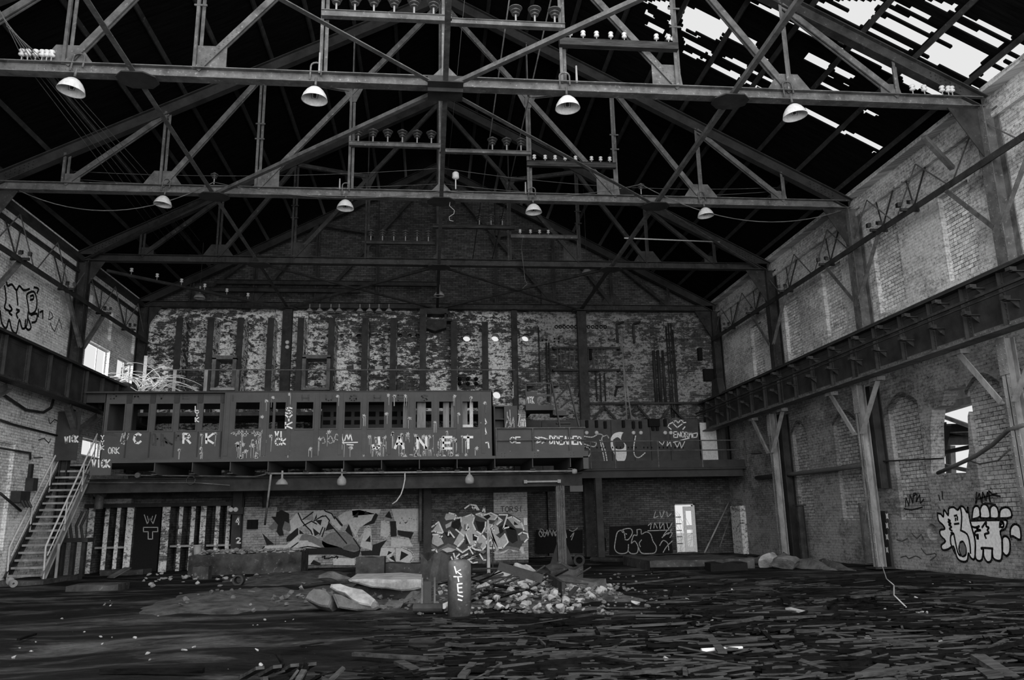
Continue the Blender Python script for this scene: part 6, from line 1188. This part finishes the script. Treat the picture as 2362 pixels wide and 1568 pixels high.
mound(640, 1000, 1345, 1408, .07, 'dust', 'dirt bank under the two big concrete chunks', 5)
mound(900, 1460, 1330, 1412, .28, 'dust', 'wide heap of broken rubble right of the tank', 9)
mound(540, 800, 1318, 1350, .12, 'dust', 'gritty dirt in front of the long plinth', 12)
mound(1530, 1700, 1290, 1312, .25, 'dust', 'pale gravel mound by the back door', 14)
mound(1770, 1850, 1288, 1318, .4, 'conc', 'heap of rubble at the foot of the third right column', 17)
mound(1850, 1900, 1295, 1318, .3, 'concD', 'small dark rubble heap against the right wall', 18)
# big concrete chunks
def chunk(u, vb, w_, h, d, label, seed, mat='conc', tilt=0, yaw=0, group=None):
    P = onZ(u, vb, 0); c = Vector((P.x, P.y+d*.45, h*.42)); R_ = Matrix.Rotation(yaw, 3, 'Z') @ Matrix.Rotation(tilt, 3, 'Y')
    mb = MB(); mb.rock(c, 1, 3, (w_/2*1.25, d/2*1.25, h/2*1.25), .3, seed, R_); return one(mb, 'concrete_chunk', M[mat], label, 'rubble', group)
def facet(name, pts, Y0, lean, ext, mat, label, inner=0, seed=0):   # an angular broken lump: front polygon, thickness, worn rim
    random.seed(seed); F = [onY(600+x*.1722, 1150+y*.1722, Y0+(1470-y)*.1722*lean) for x, y in pts]; n = len(F); e = Vector(ext); c = sum(F, Vector())/n
    back = [p+e+Vector((random.uniform(-.05,.05), random.uniform(-.05,.05), random.uniform(-.05,.03))) for p in F]
    rim = [p.lerp(c, .1)+Vector((0, -.03, .02)) for p in F]; c2_ = c+Vector((0, -.05, .03))
    mb = MB(); vs = F+back+rim+[c2_, c+e]; fs = [((i+1) % n, i, n+i, n+(i+1) % n) for i in range(n)]+[(i, (i+1) % n, 2*n+(i+1) % n, 2*n+i) for i in range(n)]+[(2*n+i, 2*n+(i+1) % n, 3*n) for i in range(n)]+[(n+(i+1) % n, n+i, 3*n+1) for i in range(n)]
    mb.add(vs, fs); return one(mb, name, M[mat], label, 'rubble')
facet('concrete_chunk', [(600,1345),(640,1270),(715,1205),(740,1215),(800,1215),(900,1245),(945,1300),(955,1370),(925,1460),(800,1440),(690,1390)], 15.2, .004, (.1, .45, -.12), 'conc', 'big angular concrete chunk, left of the long tilted slab piece', seed=1)
facet('concrete_chunk', [(935,1190),(950,1145),(1060,1140),(1200,1190),(1380,1225),(1470,1290),(1540,1350),(1500,1400),(1480,1440),(1330,1410),(1230,1360),(1130,1270),(1020,1240)], 15.0, .012, (.12, .3, -.22), 'stone', 'long tilted concrete slab piece, the biggest lump on the floor', seed=2)
facet('concrete_chunk', [(960,1270),(1060,1290),(1200,1380),(1400,1430),(1560,1400),(1610,1460),(1540,1490),(1300,1500),(1040,1460)], 15.15, .004, (.05, .5, -.1), 'conc', 'concrete lump under the long tilted slab piece', seed=3)
chunk(775, 1350, .7, .3, .5, 'grey concrete piece behind the two biggest chunks', 35)
chunk(905, 1405, .3, .16, .3, 'small chunk right of the long tilted slab piece', 36); chunk(950, 1390, .5, .2, .2, 'bar-shaped concrete piece leaning left of the square post', 37, tilt=-.5)
chunk(1207, 1352, .55, .62, .3, 'upright pale flat stone on top of the rubble heap', 38, 'stone'); chunk(1168, 1362, .45, .4, .3, 'pale angular stone left of the upright flat one', 39, 'stone')
chunk(1240, 1372, .4, .2, .3, 'squat stone in the rubble heap below the upright one', 40); chunk(1300, 1330, .6, .35, .4, 'dark squat footing stone near the conduit column', 41, 'concD')
chunk(1775, 1308, .5, .5, .4, 'rounded stone left of the third right column foot', 44, 'stone'); chunk(1815, 1312, .9, .35, .6, 'wide stone at the third right column foot', 45, 'conc')
facet('broken_slab', [(1180,1085),(1500,1080),(1800,1090),(2170,1085),(2170,1195),(2050,1225),(1900,1235),(1700,1205),(1500,1190),(1400,1165),(1290,1130),(1200,1110)], 16.9, 0, (0, 2.4, 0), 'stone', 'broken floor slab with ragged undercut edge left of the square post', seed=4)
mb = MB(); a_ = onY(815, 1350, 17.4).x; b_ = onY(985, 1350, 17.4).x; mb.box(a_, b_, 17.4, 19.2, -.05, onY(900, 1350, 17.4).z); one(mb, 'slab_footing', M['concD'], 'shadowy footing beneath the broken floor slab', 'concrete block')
random.seed(99)
protos = []
for s_ in range(7): mb = MB(); mb.rock((0,0,0), .1, 2, (1, random.uniform(.6, 1), random.uniform(.4, .8)), .5, s_+60); protos.append(mb)
def scatter(n, reg, sz, mat, name, label, cat, zf=lambda x, y: 0, seed=1):
    random.seed(seed); meshes = []
    for p in protos:
        o = p.build(name, M[mat], None, False); meshes.append(o.data); bpy.data.objects.remove(o)
    for k in range(n):
        u, v = reg(); P = onZ(u, v, 0); o = bpy.data.objects.new(name, random.choice(meshes)); COL.objects.link(o)
        s = random.uniform(*sz); o.scale = (s, s, s); o.rotation_euler = (random.uniform(-.4,.4), random.uniform(-.4,.4), random.uniform(0, 6)); o.location = (P.x, P.y, s*.02+zf(P.x, P.y)); tag(o, label, cat, label[:58])
G = random.gauss; Uf = random.uniform
hz = lambda x, y: .25*max(0, 1-((x-1.9)/2.6)**2-((y-17.5)/4)**2)
scatter(150, lambda: (G(1230, 90), min(1412, max(1338, G(1385, 18)))), (.35, 1.1), 'stone', 'rubble_stone', 'pale broken stone in the rubble heap right of the lettered tank', 'stone', hz, 1)
scatter(70, lambda: (Uf(330, 700), G(1332, 8)), (.4, 1.1), 'stone', 'rubble_stone', 'pale fragment scattered in front of the long plinth', 'stone', seed=2)
scatter(70, lambda: (Uf(400, 960), G(1385, 16)), (.3, .9), 'conc', 'rubble_stone', 'concrete fragment on the dirt mounds left of the square post', 'stone', lambda x, y: .08, 3)
scatter(45, lambda: (Uf(1500, 2300), Uf(1340, 1540)), (.2, .55), 'stone', 'rubble_stone', 'small pale fragment lying among the boards on the right', 'stone', seed=4)
scatter(30, lambda: (Uf(30, 700), Uf(1360, 1540)), (.12, .4), 'stone', 'rubble_stone', 'tiny pale fragment on the bare floor at the left', 'stone', seed=5)
random.seed(6); mb = MB()
for _ in range(240): mb.rock((random.uniform(a1+.3, b1-.1), Y1+random.uniform(.05, 1.2), zt1+random.uniform(0, .12)), random.uniform(.04, .13), 1, (1, 1, .5), .5, random.randrange(999))
tag(mb.build('fragment_layer', M['stone']), 'layer of pale fragments covering the top of the long plinth', 'rubble', kind='stuff')
random.seed(8); mb = MB()
for _ in range(900):
    u, v = G(1230, 130), min(1418, max(1325, G(1380, 25))); P = onZ(u, v, 0); mb.rock((P.x, P.y, hz(P.x, P.y)+.02), random.uniform(.02, .06), 1, (1, 1, .6), .5, random.randrange(999))
tag(mb.build('gravel', M['conc']), 'fine gravel spread through the rubble heap right of the tank', 'gravel', kind='stuff')
random.seed(55)
for k in range(34):
    u, v = G(1180, 70), Uf(1345, 1400); P = onZ(u, v, 0); z = hz(P.x, P.y)+.05; a = Uf(-1, 1); L = Uf(.3, 1.1); d = Vector((math.cos(a), math.sin(a)*.6, Uf(-.35, .5))).normalized()*L/2; mb = MB()
    if k % 3 == 0: mb.tube([P+Vector((0,0,z))-d, P+Vector((0,0,z+.05)), P+Vector((0,0,z+.02))+d+Vector((0,0,.1))], .02, 6)
    else: mb.bar(P+Vector((0,0,z))-d, P+Vector((0,0,z))+d, Uf(.04, .12), Uf(.02, .05))
    one(mb, 'scrap_bar', M[('steel', 'wood', 'steelG', 'woodL')[k % 4]], 'dark scrap bar or lath sticking out of the rubble heap right of the tank', 'bar', 'scrap bars in the rubble heap')
# boards
def board(mb, P, L, wd, th, yaw, tilt=0):
    d = Vector((math.cos(yaw)*math.cos(tilt), math.sin(yaw)*math.cos(tilt), math.sin(tilt))); s = Vector((-math.sin(yaw), math.cos(yaw), 0)); up = d.cross(s)
    j = lambda a: random.uniform(-a, a)
    c = [P-d*(L/2+j(.08*L))-s*wd/2, P+d*(L/2+j(.08*L))-s*wd/2*random.uniform(.5, 1), P+d*(L/2+j(.08*L))+s*wd/2, P-d*(L/2+j(.08*L))+s*wd/2*random.uniform(.5, 1)]
    mb.prism([q-up*th/2 for q in c], up*th)
hero = [((1460,1422),(1425,1430),.1,'woodL','x')]
def hboard(u0, v0, u1, v1, wd, th, mat, label, z0=.04, z1=.04, cat='board', name='loose_board'):
    A = onZ(u0, v0, z0); B = onZ(u1, v1, z1); mb = MB(); mb.bar(A, B, wd, th); return one(mb, name, M[mat], label, cat)
hboard(1003, 1434, 1145, 1448, .1, .04, 'woodL', 'long pale board lying in front of the lettered tank'); hboard(1078, 1452, 1250, 1462, .12, .05, 'wood', 'dark board parallel to the long pale one in front of the tank')
hboard(815, 1508, 985, 1518, .06, .04, 'woodL', 'slim board on the floor at bottom centre-left'); hboard(920, 1526, 972, 1552, .12, .03, 'woodL', 'short pale board end below the slim board', .05)
hboard(1618, 1499, 1712, 1494, .035, .035, 'enamelW', 'thin white rod on the boards at lower right', .06, .06, 'rod', 'white_rod'); hboard(1562, 1500, 1618, 1500, .05, .03, 'wood', 'dark lath at the left end of the white rod')
hboard(1560, 1556, 1900, 1542, .16, .06, 'wood', 'long dark beam along the bottom edge, left of two'); hboard(1905, 1540, 2230, 1560, .16, .06, 'wood', 'long dark beam along the bottom edge, right of two')
hboard(2255, 1514, 2335, 1565, .14, .05, 'woodL', 'pale tilted board at the bottom right corner', .15); hboard(2063, 1352, 2240, 1356, .05, .04, 'woodL', 'long thin lath near the bubble-letter wall')
hboard(1900, 1384, 2125, 1362, .05, .04, 'woodL', 'long lath crossing the boards near the bubble-letter wall'); hboard(1818, 1403, 1856, 1412, .12, .03, 'enamel', 'bright short board among dark ones, right of centre', .07)
hboard(1060, 1412, 1110, 1402, .07, .05, 'woodL', 'slim beam starting at the foot of the lettered tank'); hboard(1140, 1402, 1215, 1410, .07, .05, 'wood', 'dark slim beam right of the tank foot')
hboard(1125, 1385, 1205, 1360, .12, .04, 'woodL', 'board slanting across the front of the rubble heap', .05, .35); hboard(1150, 1305, 1252, 1335, .05, .16, 'steelG', 'dark steel plate beam lying across the top of the rubble heap', .7, .45, 'beam', 'fallen_beam')
hboard(1268, 1340, 1300, 1362, .06, .3, 'steel', 'short dark steel angle at the right of the rubble heap', .3, .25, 'beam', 'fallen_beam'); hboard(1268, 1352, 1290, 1378, .08, .03, 'woodL', 'pale board end sticking out at the right of the rubble heap', .25, .05)
hboard(1090, 1312, 1160, 1310, .04, .04, 'steel', 'dark bar behind the rubble heap', .3, .3, 'bar', 'steel_bar'); hboard(1215, 1322, 1262, 1318, .05, .05, 'steel', 'dark bar behind the upright flat stone', .35, .35, 'bar', 'steel_bar')
hboard(255, 1332, 295, 1309, .35, .03, 'steelL', 'slanting metal sheet leaning near the leftmost piers', .02, .3, 'sheet', 'metal_sheet'); hboard(232, 1548, 470, 1546, .06, .05, 'wood', 'long dark lath at bottom left')
hboard(0, 1338, 72, 1342, .12, .12, 'steelG', 'dark rail in front of the stair foot', .06, .06, 'rail', 'steel_rail'); hboard(1500, 1312, 1700, 1308, .1, .08, 'wood', 'long dark beam in front of the gravel mound by the door', .05, .05); hboard(42, 1475, 82, 1462, .04, .03, 'wood', 'small dark stick on the bare floor at far left')
wire('leaning_pole', [onY(1625, 1275, 34), onY(1681, 1158, 35.3)], .035, 'column', 'long pale pole leaning right of the back door', 'pole'); wire('leaning_pole', [onY(1660, 1262, 34), onY(1688, 1180, 35.3)], .03, 'steelL', 'second grey pole leaning further right of the back door', 'pole')
mb = MB(); p = onZ(127, 1342, 0); mb.tube([(p.x, p.y, -.02), (p.x, p.y, 1.15)], .045, 8); one(mb, 'floor_standard', M['column'], 'slim upright pipe on the floor right of the stairs', 'post')
mb = MB(); p = onZ(30, 1345, .1); mb.lathe(p, [(.03, -.05), (.11, -.05), (.11, .0), (.05, .02), (.05, .2), (.11, .22), (.11, .26), (.03, .26)], 14, (-.6, .6, .2)); one(mb, 'pipe_flange', M['column'], 'small flanged pipe piece on the floor at far left', 'pipe', smooth=False)
mb = MB(); p = onZ(548, 1338, .14); mb.lathe(p, [(.1, 0), (.15, 0), (.15, .3), (.1, .3), (.1, 0)], 16, (0, 1, 0)); one(mb, 'pipe_end', M['steel'], 'dark open pipe end lying before the long plinth', 'pipe')
for u, v, lb in ((1336, 1292, 'dark open pipe lying behind the conduit column'), ): mb = MB(); p = onZ(u, v, .18); mb.lathe(p, [(.12, 0), (.2, 0), (.2, .6), (.12, .6), (.12, 0)], 16, (.2, 1, 0)); one(mb, 'pipe_end', M['steel'], lb, 'pipe')
mb = MB(); a = onZ(1365, 1290, .1); b = onZ(1450, 1293, .1); mb.tube([a, b], .1, 10); one(mb, 'floor_pipe', M['steel'], 'dark pipe lying at the foot of the round-shouldered column', 'pipe')
mb = MB(); p = onZ(1130, 1310, 0); mb.box(p.x-.12, p.x-.09, p.y, p.y+.05, 0, .8); mb.box(p.x+.09, p.x+.12, p.y, p.y+.05, 0, .8); mb.box(p.x-.12, p.x+.12, p.y, p.y+.05, .7, .73); one(mb, 'small_frame', M['steel'], 'small upright metal frame behind the rubble heap', 'frame')
mb = MB(); p = onZ(1128, 1330, 0); mb.prism([(p.x-.05, p.y, .1), (p.x+.04, p.y, .1), (p.x+.02, p.y, 1.6), (p.x-.04, p.y, 1.6)], (0, .04, 0)); mb.prism([(p.x+.04, p.y, 1.2), (p.x+.3, p.y, .75), (p.x+.22, p.y, .7), (p.x+.02, p.y, 1.5)], (0, .03, 0)); one(mb, 'hanging_rag', M['stone'], 'pale torn rag hung on a bent rod before the curly mural', 'cloth')
# machine frame below the stairs
t = thing('pump_frame', (-11.2, 29.5, 0), 'dark machine frame with pipes standing behind the stairs', 'machine'); x, y = onZ(150, 1322, 0).x, 29.5
x = onY(150, 1290, y).x
for o in (-.5, -.15, .2, .55): mb = MB(); mb.box(x+o-.06, x+o+.06, y, y+.2, 0, 1.15); mb.build('leg', M['steel'], t)
mb = MB(); mb.box(x-.6, x+.7, y-.05, y+.5, 1.15, 1.3); mb.build('table', M['steel'], t)
random.seed(31)
for k in range(5): mb = MB(); X_ = x-.3+k*.18; mb.tube([(X_, y+.2, 1.3), (X_+random.uniform(-.1,.1), y+.15, 1.7), (X_+random.uniform(-.2,.2), y+.2, 2.2)], .05, 8); mb.build('pipe', M['steelG'], t)
# board litter
random.seed(77); bmesh_ = []
for k in range(14):
    for mt in ('wood', 'wood', 'woodL'):
        mb = MB(); board(mb, Vector((0,0,0)), 1, random.uniform(.04, .12), random.uniform(.02, .04), 0); o = mb.build('rotten_board', M[mt]); bmesh_.append(o.data); bpy.data.objects.remove(o)
lb = 'dark rotten board among the boards littering the right side of the floor'
cand = []
while len(cand) < 290:
    u = random.uniform(1080, 2420); v = 1335+235*random.random()**.8; P = onZ(u, v, 0)
    if P.x > 12.6 or noise.noise(Vector((P.x*.45, P.y*.6, 3))) < -.12: continue
    if u < 1500 and v < 1425+random.uniform(-15, 15): continue
    cand.append((u, v))
for u, v in cand:
    P = onZ(u, v, 0); o = bpy.data.objects.new('rotten_board', random.choice(bmesh_)); COL.objects.link(o); L = random.choice((random.uniform(.25, .8), random.uniform(.5, 1.7)))
    o.scale = (L, random.uniform(.6, 1.5), 1); o.rotation_euler = (random.uniform(-.15, .15), random.uniform(-.05, .05), random.gauss(0, .35)+(random.choice((0, 0, 0, 1.1)))); o.location = (P.x, P.y, random.uniform(.02, .09)); tag(o, lb, 'board', 'rotten boards on the right side of the floor')
mb = MB(); random.seed(78)
for _ in range(5200):
    u = random.uniform(700, 2450); v = 1318+255*random.random()**.75
    if u < 1500 and random.random() > (u-700)/900: continue
    if u < 1500 and v < 1420: continue
    P = onZ(u, v, random.uniform(.005, .06))
    if P.x > 12.6 or noise.noise(Vector((P.x*.45, P.y*.6, 3))) < random.uniform(-.3, 0): continue
    board(mb, P, random.uniform(.08, .5), random.uniform(.01, .05), .012, random.gauss(0, .5), random.gauss(0, .05))
tag(mb.build('wood_splinters', M['wood']), 'countless small dark wood splinters covering the right side of the floor', 'splinters', kind='stuff')
mb = MB()
for _ in range(900):
    u = random.uniform(1000, 2450); v = 1330+240*random.random()**.75
    if u < 1500 and v < 1425: continue
    P = onZ(u, v, random.uniform(.02, .08))
    if P.x > 12.6: continue
    board(mb, P, random.uniform(.08, .6), random.uniform(.01, .05), .012, random.gauss(0, .45), random.gauss(0, .06))
tag(mb.build('pale_splinters', M['woodL']), 'scattered paler splinters over the boards on the right side of the floor', 'splinters', kind='stuff')
random.seed(80)
for k in range(26):
    u = G(690, 40); v = Uf(1540, 1590); P = onZ(u, v, .1+.1*random.random()); mb = MB(); board(mb, P, random.uniform(.15, .45), random.uniform(.03, .08), .02, random.uniform(0, 3.1), random.gauss(0, .5)); one(mb, 'split_board', M['woodL' if k % 3 == 0 else 'wood'], 'splintered board piece in the small heap at the bottom edge, left of centre', 'board', 'small heap of split boards at the bottom edge')
for k in range(4): hboard(560+k*45, 1563-k*6, 600+k*40, 1540-k*3, .08, .03, 'woodL', '%s of four longer pieces poking from the small board heap at the bottom edge' % ('leftmost', 'second', 'third', 'rightmost')[k], .1, .25)
